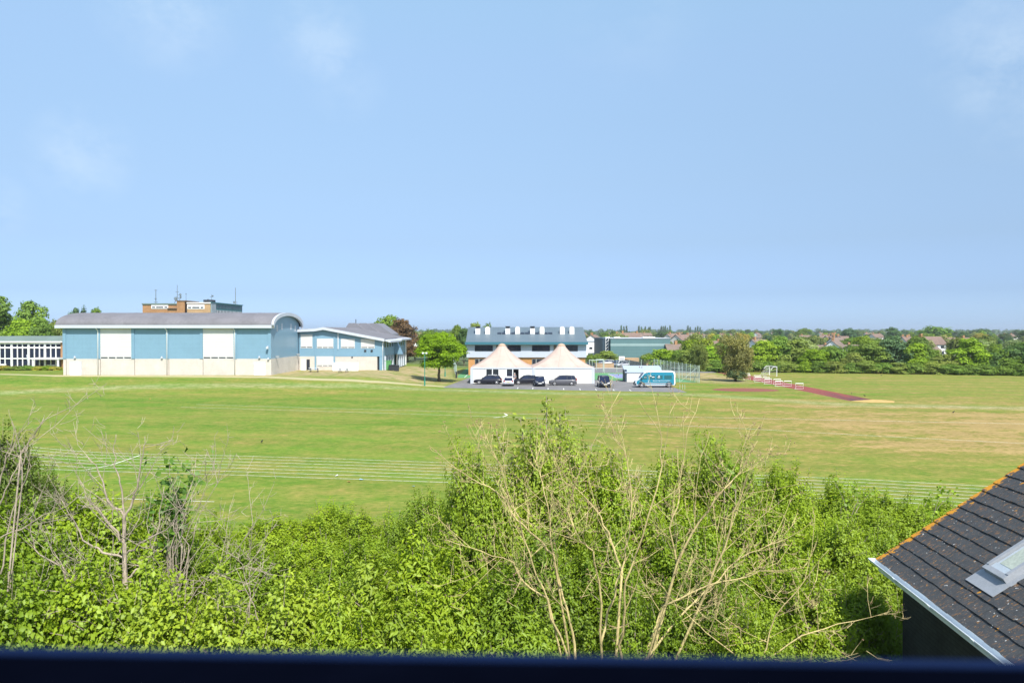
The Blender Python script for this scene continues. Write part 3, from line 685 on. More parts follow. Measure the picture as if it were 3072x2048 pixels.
def car(label, paint, L, Wd, Ht, belt, hood, ws0, ws1, rt, rb, loc, rz, tilt=0, plates=True, rear_wheel=None, rim_r=.33, tail_hi=False, rails=False, group='cars parked at the marquees'):
    """hood=height of bonnet front edge; ws0/ws1 windscreen base/top x; rt/rb rear glass top/bottom x"""
    r = thing('parked_car', label, 'car', loc, group, rz); ORG[r.name] = (0, 0, 0)
    hw = Wd/2; xf, xr = L/2, -L/2
    st = [(xr, .42, .62, .86), (xr+.06, .28, .8, .95), (xr+.28, .22, belt-.02, .985), (xr+.9, .2, belt, 1.0), (ws0-.5, .2, belt-.02, 1.0), (ws0, .2, belt-.03, .99),
          (ws0+.35, .2, belt-.09, .98), (xf-.5, .2, (belt+hood)/2-.03, .965), (xf-.18, .22, hood, .91), (xf-.04, .3, hood-.16, .80), (xf, .38, hood-.3, .72)]
    rings = []
    for x, zb, zt, w in st:
        h = hw*w; zm = (zb+zt)/2+.05
        half = [(h*.86, zb), (h*.97, zb+.1), (h, zm), (h*.985, zt-.12), (h*.93, zt-.025), (h*.80, zt)]
        rings.append([(x, a, b) for a, b in half]+[(x, -a, b) for a, b in half[::-1]])
    MB().loft(rings).build('body', paint, r, smooth=True)
    zg = belt-.05; zt = Ht; tw = hw*.76; bw = hw*.90
    def ring(x, z, w_): return [(x, w_, z), (x, -w_, z)]
    g = MB(); B = [(ws0, -bw*.94), (ws0, bw*.94), (rb, bw*.94), (rb, -bw*.94)]; T = [(ws1, -tw), (ws1, tw), (rt, tw*.97), (rt, -tw*.97)]
    g.add([(x, y, zg) for x, y in B]+[(x, y, zt-.07) for x, y in T], [(0, 1, 5, 4), (1, 2, 6, 5), (2, 3, 7, 6), (3, 0, 4, 7), (4, 5, 6, 7)]).build('windows', M['dark_blue_glass'], r)
    rf = MB(); xm = (ws1+rt)/2
    secs = [(ws1+.07, zt-.085, tw*.98), (ws1-.12, zt-.03, tw*1.0), (xm, zt, tw*1.0), (rt+.15, zt-.035, tw*.98), (rt-.06, zt-.10, tw*.95)]
    rf.loft([[(x, w_+.015, z-.05), (x, w_*.9, z), (x, w_*.4, z+.018), (x, -w_*.4, z+.018), (x, -w_*.9, z), (x, -w_-.015, z-.05)] for x, z, w_ in secs])
    rf.build('roof', paint, r, smooth=True)
    for s in (1, -1):
        xb = (ws1+rt)/2+.05; xq = rt+.42
        for p, q, th in (((ws0+.05, s*bw*.945, zg), (ws1+.03, s*(tw+.01), zt-.06), .038), ((rb-.03, s*bw*.945, zg), (rt-.04, s*(tw+.0), zt-.08), .075),
                         ((xb, s*(bw*.945), zg), (xb, s*(tw+.012), zt-.06), .035), ((xq-.12, s*(bw*.945), zg), (xq, s*(tw+.012), zt-.06), .035)):
            MB().tube([p, q], th, 5).build('pillar', paint, r)
    if rails:
        for s in (1, -1): MB().tube([(ws1-.2, s*tw*.92, zt+.03), (xm, s*tw*.93, zt+.07), (rt+.2, s*tw*.92, zt+.02)], .025, 5).build('roof_rail', M['steel'], r)
    for x in (xf-.88, xr+.82):
        for s in (1, -1): wheel(r, x, s*(hw+.012), rim_r, s)
    for s in (1, -1):
        hx = xf-.2
        MB().loft([[(hx+.14, s*hw*.42, hood-.17), (hx+.15, s*hw*.42, hood-.05), (hx+.0, s*hw*.86, hood+.02), (hx-.03, s*hw*.90, hood-.13)],
                   [(hx+.04, s*hw*.42, hood-.17), (hx+.04, s*hw*.42, hood-.05), (hx-.1, s*hw*.80, hood+.0), (hx-.1, s*hw*.84, hood-.13)]]).build('headlight', M['lamp_glass'], r)
        z0 = belt-.22; h_ = .42 if tail_hi else .2
        MB().box(xr-.015, xr+.16, min(s*hw*.6, s*hw*.86), max(s*hw*.6, s*hw*.86), z0, z0+h_).build('tail_light', M['red_glass'], r)
        MB().loft([[(ws0-.12, s*(bw+.0), belt+.02), (ws0-.12, s*(bw+.2), belt+.03), (ws0-.12, s*(bw+.2), belt+.17), (ws0-.12, s*(bw+.02), belt+.15)], [(ws0-.0, s*(bw+.0), belt+.04), (ws0-.02, s*(bw+.16), belt+.05), (ws0-.02, s*(bw+.16), belt+.14), (ws0-.0, s*(bw+.02), belt+.13)]]).build('wing_mirror', paint, r)
    MB().box(xf-.06, xf+.012, -hw*.55, hw*.55, .33, .47).box(xf-.1, xf-.005, -hw*.3, hw*.3, hood-.24, hood-.1).build('grille', M['dark_metal'], r)
    MB().box(xf+.01, xf+.022, -.26, .26, .45, .57).build('number_plate', M['plate_white'], r)
    MB().box(xr-.02, xr-.004, -.26, .26, .62, .74).build('number_plate', M['plate_yellow'], r)
    MB().box(xr-.02, xr+.2, -hw*.85, hw*.85, .24, .4).build('bumper', M['dark_metal'], r)
    return r
P_black = carpaint('black_car_paint', (.012, .012, .02)); P_grey = carpaint('grey_car_paint', (.10, .10, .115)); P_white = carpaint('white_car_paint', (.75, .76, .8))
P_navy = carpaint('dark_blue_black_car_paint', (.014, .018, .035)); P_silver = carpaint('silver_car_paint', (.4, .42, .46)); P_red = carpaint('dark_red_car_paint', (.2, .03, .03)); P_blue = carpaint('blue_car_paint', (.06, .1, .2))
def at(u, v): x, y = G0(u, v); return (x, y, .006)
car('black estate car parked side on before the glazed doors of the left marquee', P_black, 4.55, 1.8, 1.44, .90, .76, .95, .2, -1.72, -2.1, at(1463.5, 1152), math.pi, rails=True)
car('black crossover car with sloping roof parked side on behind the white hatchback', P_black, 4.3, 1.82, 1.52, 1.0, .84, .95, .25, -1.2, -1.95, at(1579, 1153), math.pi, rim_r=.36, rails=True)
car('grey people carrier parked side on before the plain wall of the right marquee', P_grey, 4.4, 1.8, 1.62, .96, .82, 1.25, .35, -1.75, -2.05, at(1688, 1155.5), math.pi, tail_hi=True)
car('white hatchback seen from behind, parked nose in towards the left marquee', P_white, 3.9, 1.72, 1.45, .92, .8, .85, .2, -1.3, -1.78, at(1525, 1156), math.pi/2)
car('small dark blue hatchback facing the field between the crossover and the people carrier', P_navy, 3.9, 1.66, 1.5, .93, .8, 1.0, .2, -1.3, -1.75, at(1619, 1157), -math.pi/2)
car('tall black people carrier facing the field right of the marquees', P_navy, 4.3, 1.8, 1.72, .98, .84, 1.2, .3, -1.7, -2.0, at(1812, 1160), -math.pi/2)
GB = 'cars parked beyond the sports court'
for lab, p, u, d, rz in (('distant blue car end on beside the silver cars beyond the court', P_blue, 1850, 186, -2.2), ('distant silver hatchback gleaming beyond the court by the white sign board', P_silver, 1868, 184, -2.6), ('distant silver car rightmost of the cars parked beyond the court', P_silver, 1886, 188, -2.4),
                        ('distant white car behind the raised brick bed beyond the court', P_white, 1820, 192, 3.1), ('distant dark red car behind the raised brick bed', P_red, 1836, 194, 3.0), ('distant dark blue car behind the steel goal frame', P_blue, 1786, 192, 3.1)):
    car(lab, p, 4.2, 1.75, 1.48, .92, .8, .9, .2, -1.4, -1.9, (PX(u, d), d, .006), rz, group=GB)
def van():
    x, y, z = at(1962, 1161)
    r = thing('minibus', 'white high roofed minibus with teal wrapped side and white lettering on the car park', 'minibus', (x, y, z), None, math.pi); ORG[r.name] = (0, 0, 0)
    PT_ = carpaint('white_van_paint', (.78, .80, .82)); TL = carpaint('teal_wrap', (.012, .20, .30))
    hw = 1.0; xf, xr = 3.0, -3.1
    st = [(xr, .45, 2.2, .93), (xr+.12, .3, 2.42, .985), (xr+.6, .28, 2.5, 1), (.6, .28, 2.5, 1), (1.35, .28, 2.44, .99), (1.62, .28, 2.28, .98), (1.95, .28, 1.85, .97), (2.3, .28, 1.38, .95), (2.42, .28, 1.28, .945), (2.85, .3, 1.0, .9), (2.98, .36, .8, .84), (xf, .42, .7, .8)]
    rings = []
    for xx, zb, zt, w in st:
        h = hw*w; hi = zt > 1.5; tw = h*(.84 if hi else .9)
        half = [(h*.93, zb), (h, zb+.14), (h, min(1.05, zt-.12)), (h*.975, min(1.6, zt-.08)), (tw+.05, zt-.06), (tw-.06, zt)]
        rings.append([(xx, a, b) for a, b in half]+[(xx, -a, b) for a, b in half[::-1]])
    MB().loft(rings).build('body', PT_, r, smooth=False)
    for s in (1, -1):
        pr = [(xr+.25, .48), (2.35, .48), (2.62, .62), (2.55, 1.02), (2.16, 1.34), (1.66, 2.06), (1.4, 2.24), (xr+.32, 2.28), (xr+.2, 1.5)]
        def yy(zz): return s*(hw*1.0+.012-(max(0, zz-1.05)*.048))
        vs = [(a, yy(b), b) for a, b in pr]; vs2 = [(a, yy(b)-s*.05, b) for a, b in pr]
        # split at the waist so the wrap follows the tumblehome
        m = MB(); xs_ = [xr+.2, xr+.32, -2.0, -1.0, 0, 1.0, 1.3, 1.62, 1.98, 2.3, 2.62, 2.8]
        tz = {xr+.2: 1.9, xr+.32: 2.32, -2.0: 2.34, -1.0: 2.34, 0: 2.34, 1.0: 2.34, 1.3: 2.3, 1.62: 2.13, 1.98: 1.72, 2.3: 1.33, 2.62: 1.1, 2.8: .98}
        def wy(p, q): return s*(hw+.014)*(1 if q <= 1.06 else 1-.055*(q-1.05))*(1-max(0, p-1.4)*.055)
        for a, b in zip(xs_[:-1], xs_[1:]):
            for lo, hi_ in ((0, .5), (.5, 1)):
                za = [.5+(tz[a]-.5)*t for t in (lo, hi_)]; zb_ = [.5+(tz[b]-.5)*t for t in (lo, hi_)]
                P = [(a, za[0]), (b, zb_[0]), (b, zb_[1]), (a, za[1])]
                m.add([(p, wy(p, q), q) for p, q in P]+[(p, wy(p, q)-s*.03, q) for p, q in P], [(0, 1, 2, 3), (7, 6, 5, 4), (0, 4, 5, 1), (2, 6, 7, 3)])
        m.build('side_wrap', TL, r)
        for a, b in ((1.2, 1.95), (.0, .95), (-1.15, -.2), (-2.55, -1.4)):
            z0, z1 = 1.28, 1.86
            P = [(a, z0), (b, z0), (min(b, 1.72) if b > 1.5 else b, z1), (a, z1)]
            f_ = lambda q: s*(hw+.022)*(1-.055*(q-1.05))
            MB().add([(p, f_(q), q) for p, q in P]+[(p, f_(q)-s*.03, q) for p, q in P], [(0, 1, 2, 3), (7, 6, 5, 4), (0, 4, 5, 1), (1, 5, 6, 2), (2, 6, 7, 3), (3, 7, 4, 0)]).build('window', M['van_glass'], r)
        MB().box(xr+.6, 2.0, min(s*(hw+.015), s*(hw+.04)), max(s*(hw+.015), s*(hw+.04)), .62, .74).build('side_rail', M['steel'], r)
        for x_ in (2.02, -2.12): wheel(r, x_, s*(hw+.02), .35, s)
        for x_ in (2.02, -2.12):
            MB().tube([(x_+.47*math.cos(t), s*(hw+.0), .35+.47*math.sin(t)) for t in [math.pi*j/12 for j in range(13)]], .07, 6).build('wheel_arch', M['dark_metal'], r)
        MB().loft([[(2.75, s*.55, .82), (2.9, s*.9, .82), (2.72, s*.95, 1.1), (2.6, s*.62, 1.12)], [(2.86, s*.55, .82), (2.94, s*.88, .84), (2.8, s*.93, 1.06), (2.72, s*.62, 1.1)]]).build('headlight', M['lamp_glass'], r)
        MB().box(1.98, 2.12, min(s*1.0, s*1.22), max(s*1.0, s*1.22), 1.2, 1.52).build('wing_mirror', M['dark_metal'], r)
        MB().box(xr-.02, xr+.05, min(s*.78, s*.93), max(s*.78, s*.93), .9, 1.5).build('tail_light', M['red_glass'], r)
    MB().add([(2.28, -.78, 1.45), (2.28, .78, 1.45), (1.70, .70, 2.24), (1.70, -.70, 2.24), (2.2, -.78, 1.4), (2.2, .78, 1.4), (1.62, .7, 2.2), (1.62, -.7, 2.2)], [(0, 1, 2, 3), (7, 6, 5, 4), (0, 4, 5, 1), (1, 5, 6, 2), (2, 6, 7, 3), (3, 7, 4, 0)]).build('windscreen', M['dark_blue_glass'], r)
    MB().box(2.86, 3.04, -.9, .9, .32, .66).build('bumper', M['dark_metal'], r); MB().box(xr-.06, xr+.1, -.92, .92, .38, .62).build('bumper', M['dark_metal'], r)
    MB().box(2.9, 3.02, -.5, .5, .7, .9).build('grille', M['dark_metal'], r); MB().box(3.04, 3.05, -.26, .26, .42, .53).build('number_plate', M['plate_white'], r)
    # lettering on the side towards the camera (local +y side after the half turn)
    def text(t, x_, z_, size, s):
        c = bpy.data.curves.new('lettering', 'FONT'); c.body = t; c.size = size; c.extrude = .002; c.align_x = 'CENTER'
        o = bpy.data.objects.new('lettering', c); col.objects.link(o); dg = bpy.context.evaluated_depsgraph_get()
        me = bpy.data.meshes.new_from_object(o.evaluated_get(dg)); bpy.data.objects.remove(o); bpy.data.curves.remove(c)
        me.materials.clear(); me.materials.append(M['white']); o = bpy.data.objects.new('lettering', me); col.objects.link(o); o.parent = r
        o.location = (x_, s*(hw+.03), z_); o.rotation_euler = (R(90), 0, 0 if s < 0 else math.pi)
    for s in (1, -1):
        text('Nonsuch High School for Girls', -.95, .98, .21, s)
    for a, b, z0 in ((.55, .85, 1.72), (.1, .5, 1.55), (-.75, -.4, 1.5), (-.72, -.5, 1.72), (1.55, 1.62, 1.5), (1.36, 1.43, 1.5), (.98, 1.08, 1.0), (.98, 1.06, .8)):
        MB().box(a, b, hw+.024-.055*max(0, z0-1.05), hw+.03-.055*max(0, z0-1.05), z0, z0+.1).build('decal', M['white'], r)
M['van_glass'] = carpaint('tinted_van_glass', (.014, .10, .12))
van()

# ------------------------------------------------------------------ person in the marquee doorway
def person():
    x, y = PX(1544, 126), 125.55
    r = thing('person', 'white haired person in dark clothes standing in the marquee doorway', 'person', (x, y, .01)); 
    def skin(name, m, V, E, Rr, parent, root=0):
        me = bpy.data.meshes.new(name); me.from_pydata(V, E, []); o = bpy.data.objects.new(name, me); col.objects.link(o); o.parent = parent
        md = o.modifiers.new('skin', 'SKIN'); 
        for i, q in enumerate(Rr): me.skin_vertices[0].data[i].radius = (q, q)
        me.skin_vertices[0].data[root].use_root = True
        o.modifiers.new('sub', 'SUBSURF').levels = 1; me.materials.append(m); return o
    V, E, Q = [], [], []
    def chain(pts, rad, start=None):
        p = start
        for a, b in zip(pts, rad):
            V.append(a); Q.append(b); i = len(V)-1
            if p is not None: E.append((p, i))
            p = i
        return p
    pel = chain([(0, 0, .95)], [.13]); ch = chain([(0, .01, 1.12), (0, .0, 1.32)], [.12, .145], pel); hd = chain([(0, -.01, 1.46), (0, -.02, 1.56), (0, -.02, 1.67)], [.055, .085, .075], ch)
    for s in (1, -1):
        chain([(s*.1, 0, .86), (s*.1, -.01, .5), (s*.1, .02, .1), (s*.11, -.13, .04)], [.09, .062, .042, .04], pel)
        hnd = chain([(s*.2, 0, 1.38), (s*.25, .02, 1.12), (s*.2, -.12, .98), (s*.17, -.18, .97)], [.055, .042, .03, .028], ch)
        for k in range(5):
            a = (k-2)*.014; b0 = Vector(V[hnd]); l = (.05, .075, .082, .075, .06)[k] if k else .05
            chain([tuple(b0+Vector((a-s*.004, -.03, .005))), tuple(b0+Vector((a*1.2-s*.01, -.03-l*.6, -.005))), tuple(b0+Vector((a*1.2-s*.012, -.03-l, -.022)))], [.009, .008, .007], hnd)
    skin('body', M['skin'], V, E, Q, r)
    skin('jacket', M['cloth_grey'], [(0, 0, .93), (0, .01, 1.12), (0, 0, 1.33), (.2, 0, 1.385), (.25, .02, 1.12), (.205, -.11, .99), (-.2, 0, 1.385), (-.25, .02, 1.12), (-.205, -.11, .99), (0, 0, 1.42)], [(0, 1), (1, 2), (2, 3), (3, 4), (4, 5), (2, 6), (6, 7), (7, 8), (2, 9)], [.15, .145, .165, .068, .056, .044, .068, .056, .044, .07], r)
    skin('trousers', M['cloth_dark'], [(0, 0, .97), (.1, 0, .85), (.1, -.01, .5), (.1, .02, .1), (-.1, 0, .85), (-.1, -.01, .5), (-.1, .02, .1)], [(0, 1), (1, 2), (2, 3), (0, 4), (4, 5), (5, 6)], [.145, .1, .075, .062, .1, .075, .062], r)
    skin('hair', M['hair_white'], [(0, .01, 1.66), (0, .04, 1.6), (0, .0, 1.73)], [(0, 1), (0, 2)], [.095, .08, .07], r)
    for s in (1, -1): MB().box(s*.035-.012+x, s*.035+.012+x, y-.112, y-.1, 1.61, 1.625).build('eye', M['dark_metal'], r)
    MB().loft([[(x-.015, y-.1, 1.56), (x+.015, y-.1, 1.56), (x, y-.1, 1.61)], [(x-.006, y-.135, 1.565), (x+.006, y-.135, 1.565), (x, y-.12, 1.6)]]).build('nose', M['skin'], r)
    MB().box(x-.025, x+.025, y-.108, y-.1, 1.525, 1.535).build('mouth', M['tile_red'], r)
person()

# ------------------------------------------------------------------ smaller things on the field and around the court
def mesh_panel(mb, a, b, z0, z1, step=.22, t=.008):
    (ax, ay), (bx, by) = a, b; L = math.hypot(bx-ax, by-ay); n = int(L/step)
    for i in range(n+1):
        x, y = ax+(bx-ax)*i/n, ay+(by-ay)*i/n; mb.tube([(x, y, z0), (x, y, z1)], t, 3, False)
    k = max(2, int((z1-z0)/.4))
    for i in range(k+1):
        z = z0+(z1-z0)*i/k; mb.tube([(ax, ay, z), (bx, by, z)], t*1.1, 3, False)
def fence(label, pts, zt, step=2.6, pitch=.22, z0=.05, pm='wire', braces=()):
    r = thing('mesh_fence', label, 'fence', (pts[0][0], pts[0][1], 0)); mb = MB()
    for a, b in zip(pts[:-1], pts[1:]):
        mesh_panel(mb, a, b, z0, zt, pitch)
        L = math.hypot(b[0]-a[0], b[1]-a[1]); n = max(1, round(L/step))
        for i in range(n+(b == pts[-1])):
            x, y = a[0]+(b[0]-a[0])*i/n, a[1]+(b[1]-a[1])*i/n
            MB().tube([(x, y, 0), (x, y, zt+.08)], .042, 6).build('post', M['wire_post'], r)
    for p, q in braces: MB().tube([p, q], .04, 6).build('brace', M['wire_post'], r)
    mb.build('wire_mesh', M[pm], r)
M['wire_post'] = mat('pale_green_post', (.42, .52, .47), .5, .1, 1)
fence('tall pale wire mesh fence along the right side of the sports court', [(31.2, 127.8), (29.3, 158)], 2.85, braces=(((31.1, 128.0, 2.5), (30.9, 130.6, .1)),))
fence('wire mesh fence across the far end of the sports court', [(29.2, 158.2), (14.0, 158.2)], 2.7)
fence('short wire mesh fence from the white store to the court corner', [(25.2, 129.6), (31.0, 127.9)], 2.8, braces=(((30.8, 127.9, 2.5), (28.2, 128.7, .1)),))
fence('grey mesh fence panel beside the left marquee and science block', [(-10.2, 141), (-13.4, 176)], 2.3, 3.5, .3)
MB().box(-10.35, -10.05, 140.6, 140.8, 0, 1.1).box(-10.4, -10.0, 140.55, 140.85, 1.1, 1.16).build('bollard', M['dark_metal'], None, (-10.2, 140.7, 0), label='short dark bollard at the end of the grey mesh fence panel', cat='bollard')
# white store
def store():
    d = 130.3; x0, x1 = PX(1881, d), PX(1985, d); zr = PZ(1104, d+1.5)
    r = thing('store_shed', 'low white store with pale blue lean-to roof behind the minibus', 'shed', ((x0+x1)/2, d+1.5, 0))
    MB().box(x0, x1, d, d+3, 0, PZ(1117, d)).build('wall', M['tent_wall'], r)
    MB().box(x0-.3, x0-.01, d-.02, d+2.9, 0, PZ(1109, d)).build('side_wall', M['green_clad_dark'], r)
    MB().prism([(d-.15, PZ(1118, d)), (d+3.1, zr+.25), (d+3.1, zr+.37), (d-.15, PZ(1117, d)+.08)], 0, x0-.35, x1+.2).build('roof', M['pale_roof'], r)
M['pale_roof'] = mat('pale_blue_sheet_roof', (.36, .43, .54), .5, .05, .6)
store()
def goal_frame(name, label, x, y, W, Hh, dep, rz, m, cat='goal', net=True, rad=.06):
    r = thing(name, label, cat, (x, y, 0), None, rz); ORG[r.name] = (0, 0, 0)
    for s in (1, -1):
        MB().tube([(s*W/2, 0, 0), (s*W/2, 0, Hh)], rad, 8).build('post', m, r)
        MB().tube([(s*W/2, 0, Hh), (s*W/2, dep*.35, Hh-.05), (s*W/2, dep*.55, Hh*.72)], rad*.7, 6).build('net_arm', m, r)
    MB().tube([(-W/2-rad, 0, Hh), (W/2+rad, 0, Hh)], rad, 8).build('crossbar', m, r)
    if net:
        n = MB()
        for i in range(13):
            xx = -W/2+W*i/12; n.tube([(xx, dep*.35, Hh-.05), (xx, dep*.6, Hh*.5), (xx, dep, .03)], .008, 3, False)
        for i in range(7):
            t = i/6; n.tube([(-W/2, dep*(.35+.65*t), Hh*(1-t)), (W/2, dep*(.35+.65*t), Hh*(1-t)+.02)], .008, 3, False)
            for s in (1, -1): n.tube([(s*W/2, 0, Hh*(1-t)), (s*W/2, dep*(.35+.65*t), Hh*(1-t))], .008, 3, False)
        n.tube([(-W/2, dep, .03), (W/2, dep, .03)], .03, 6); n.build('net', M['white'], r)
gx, gy = G0(2331, 1129)
goal_frame('football_goal', 'white football goal seen nearly edge on beyond the red running lanes', gx-.1, gy+1.8, 3.6, 1.85, 2.0, R(93), M['white'])
goal_frame('court_goal', 'pale grey steel goal frame above the court beside the science block', PX(1789, 162), 162, 2.9, 2.5, 1.0, 0, M['wire_post'], net=False, rad=.08)
goal_frame('basketball_frame', 'smaller pale steel frame nested behind the court goal', PX(1800, 171), 171, 1.6, 2.3, 1.0, 0, M['wire_post'], cat='goal', net=False, rad=.06)
# raised bed, sign board, low building, ramp
MB().box(PX(1787, 181), PX(1842, 181), 181, 183, 0, .95).box(PX(1786, 181), PX(1843, 181), 180.95, 183.05, .95, 1.02).build('raised_bed', M['brick_pale'] if 'brick_pale' in M else M['brick_tan'], None, (PX(1815, 181), 182, 0), label='long low brick raised bed at the edge of the service road', cat='planter')
structure('kerb', MB().box(14, 25.5, 176.8, 177.05, 0, .14), M['block'])
def sign_board():
    d = 183; r = thing('sign_board', 'white sign board on post among the cars beyond the court', 'sign', (PX(1865, d), d, 0))
    MB().box(PX(1857, d), PX(1874, d), d, d+.1, 1.7, 2.6).build('board', M['white'], r)
    MB().box(PX(1859, d), PX(1872, d), d-.006, d-.001, 1.95, 2.1).build('lettering_band', M['dark_metal'], r)
    MB().tube([(PX(1865, d), d+.05, 0), (PX(1865, d), d+.05, 1.7)], .06, 6).build('post', M['steel'], r)
sign_board()
def low_block():
    d = 182; r = thing('changing_block', 'low flat roofed tan brick block with white windows behind the court fence', 'building', (PX(1980, d), d+3, 0))
    MB().box(PX(1940, d), PX(2035, d), d, d+6, 0, 2.2).build('wall', M['brick_tan'], r)
    MB().box(PX(1936, d), PX(2038, d), d-.4, d+6.3, 2.2, 2.42).build('roof', M['flat_green'], r)
    for u0, u1 in ((1952, 1968), (1980, 1994), (2007, 2018)):
        f = MB().box(PX(u0, d), PX(u1, d), d-.05, d+.02, .9, 2.1).build('window', M['white'], r)
        MB().box(PX(u0, d)+.1, PX(u1, d)-.1, d-.054, d-.046, 1.7, 2.05).build('pane', M['dark'], f); 
    MB().box(PX(1977, d), PX(1988, d), d-.9, d-.06, 0, 1.6).build('porch', M['dark_metal'], r)
    MB().prism([(PX(1868, d), 0), (PX(1932, d), 0), (PX(1932, d), 1.1), (PX(1868, d), 2.0)], 1, d+2, d+2.2).build('ramp_wall', M['dark_metal'], r)
    MB().box(PX(1874, d), PX(1922, d), d+2.3, d+5, 0, 2.15).build('low_wall', M['brick_tan'], r)
low_block()
def leisure_block():
    d = 232; X = lambda u: PX(u, d); Z = lambda v: PZ(v, d)
    r = thing('leisure_block', 'big windowless grey green clad block with one pale band beyond the court', 'building', (X(1910), d+12, 0))
    MB().box(X(1832), X(2011), d, d+26, 0, Z(1031)).build('lower_wall', M['green_clad'], r)
    MB().box(X(1832)-.02, X(2011)+.02, d-.03, d+26, Z(1038), Z(1030)).build('pale_band', M['green_clad_pale'], r)
    MB().box(X(1832), X(2011), d, d+26, Z(1030), Z(1015.5)).build('upper_wall', M['green_clad'], r)
    MB().box(X(1831), X(2012), d-.15, d+26.2, Z(1015.5), Z(1014)).build('roof_edge', M['trim'], r)
    MB().box(X(1810), X(1832), d+2, d+26, 0, Z(1014.5)).build('stair_wing', M['green_clad_dark'], r)
    s = MB()
    for k in range(6):
        z = 1.2+k*.95; s.tube([(X(1819), d+1.7, z), (X(1828), d+1.7, z+.9)], .07, 4)
    s.tube([(X(1819), d+1.7, .5), (X(1819), d+1.7, Z(1014.5))], .08, 4).tube([(X(1828), d+1.7, .5), (X(1828), d+1.7, Z(1014.5))], .08, 4); s.build('stair', M['white'], r)
    for a, b in ((1822, 1836), (1850, 1868), (1938, 1975)): MB().box(X(a), X(b), d+5, d+8, Z(1014), Z(1011)).build('roof_plant', M['white'], r)
leisure_block()
def cube_house():
    d = 262; X = lambda u: PX(u, d); Z = lambda v: PZ(v, d)
    r = thing('white_block', 'white cube block with two small dark windows beside the leisure block', 'building', (X(1782), d+6, 0))
    MB().box(X(1740), X(1808), d, d+12, 0, Z(1024)).build('wall', M['white'], r); MB().box(X(1738), X(1809), d-.2, d+12.2, Z(1024), Z(1022.5)).build('parapet', M['trim'], r)
    for a, b, p, q in ((1768, 1777, 1047, 1041), (1796, 1801, 1040, 1036)): MB().box(X(a), X(b), d-.05, d+.05, Z(p), Z(q)).build('window', M['dark'], r)
cube_house()
# lamp posts
def pole(label, x, y, h, z0):
    r = thing('lamp_post', label, 'lamp post', (x, y, z0))
    MB().tube([(x, y, z0), (x, y, z0+.9)], .11, 8).build('base', M['green_metal'], r)
    MB().tube([(x, y, z0+.9), (x, y, z0+h)], [.065, .045], 8).build('pole', M['green_metal'], r)
    hd = MB().tube([(x-.28, y, z0+h+.12), (x+.28, y, z0+h+.12)], .03, 5).build('cross_arm', M['trim'], r)
    for s in (1, -1): MB().box(x+s*.28-.12, x+s*.28+.12, y-.12, y+.1, z0+h+.02, z0+h+.26).build('floodlight', M['lamp_glass'], r)
px, py = GT(1274, 1157); pole('slender green lamp post in front of the round leafy tree', px, py, 4.9, float(H(px, py)))
px, py = PX(1335, 143), 143; pole('green lamp post half hidden behind the round leafy tree', px, py, 4.6, float(H(px, py)))
# picnic tables, screen, bins
def picnic(label, x, y, tilt):
    z = float(H(x, y)); r = thing('picnic_table', label, 'picnic table', (x, y, z), 'picnic tables outside the teaching block', tilt); ORG[r.name] = (0, 0, 0)
    t = MB()
    for k in range(5): t.box(-.9, .9, -.37+k*.15, -.24+k*.15, .72, .76)
    t.build('tabletop', M['pale_wood'], r)
    for s in (1, -1): MB().box(-.9, .9, s*.72-.13, s*.72+.13, .43, .47).build('bench', M['pale_wood'], r)
    for x_ in (-.6, .6): MB().tube([(x_, -.72, .0), (x_, -.3, .72)], .05, 5).tube([(x_, .72, .0), (x_, .3, .72)], .05, 5).tube([(x_, -.8, .4), (x_, .8, .4)], .045, 5).build('leg_frame', M['dark_metal'], r)
M['pale_wood'] = mat('bleached_wood', (.55, .58, .64), .7, .1, 3)
picnic('bleached picnic table in front of the open white door of the teaching block', PX(942, 133), 133, .12)
picnic('bleached picnic table in front of the low white screen', PX(1030, 132), 132, -.05)
def screen():
    x0, x1, y = PX(998, 137.5), PX(1074, 137.5), 137.5; z = 1.25
    r = thing('slat_screen', 'low white boarded screen against the cream wall of the teaching block', 'screen', ((x0+x1)/2, y, z))
    for k in range(3):
        a = x0+(x1-x0)*k/3; MB().box(a+.03, a+(x1-x0)/3-.03, y, y+.06, z+.08, z+1.75).build('panel', M['screen_white'], r)
    for k in range(4): MB().box(x0+(x1-x0)*k/3-.04, x0+(x1-x0)*k/3+.04, y-.03, y+.08, z-.1, z+1.82).build('post', M['white'], r)
M['screen_white'] = mat('white_boards', (.75, .78, .82), .6, .06, 1, lines=[(0, .16, .02, .3)])
screen()
def bin_(label, x, y, m, w=.6, h=1.15, cat='bin', group='bins beside the teaching block'):
    z = float(H(x, y)); r = thing('wheelie_bin', label, cat, (x, y, z), group)
    MB().loft([[(x-w*.42, y-.28, z+.08), (x+w*.42, y-.28, z+.08), (x+w*.42, y+.28, z+.08), (x-w*.42, y+.28, z+.08)], [(x-w*.5, y-.36, z+h), (x+w*.5, y-.36, z+h), (x+w*.5, y+.36, z+h), (x-w*.5, y+.36, z+h)]]).build('bin_body', m, r)
    MB().prism([(y-.42, z+h), (y+.4, z+h), (y+.4, z+h+.12), (y-.42, z+h+.05)], 0, x-w*.54, x+w*.54).build('lid', m, r)
    for s in (1, -1): MB().tube([(x+s*w*.4-.04, y+.3, z+.11), (x+s*w*.4+.04, y+.3, z+.11)], .1, 8).build('wheel', M['tyre'], r)
bin_('tall green bin beside the flank of the teaching block', PX(1164, 141.5), 141.5, M['green_plastic'], 1.2, 1.7)
bin_('black bin next to the tall green bin', PX(1176, 141), 141, M['dark_metal'], 1.1, 1.0); bin_('black bin furthest right beside the teaching block', PX(1189, 141), 141, M['dark_metal'], 1.0, 1.0)
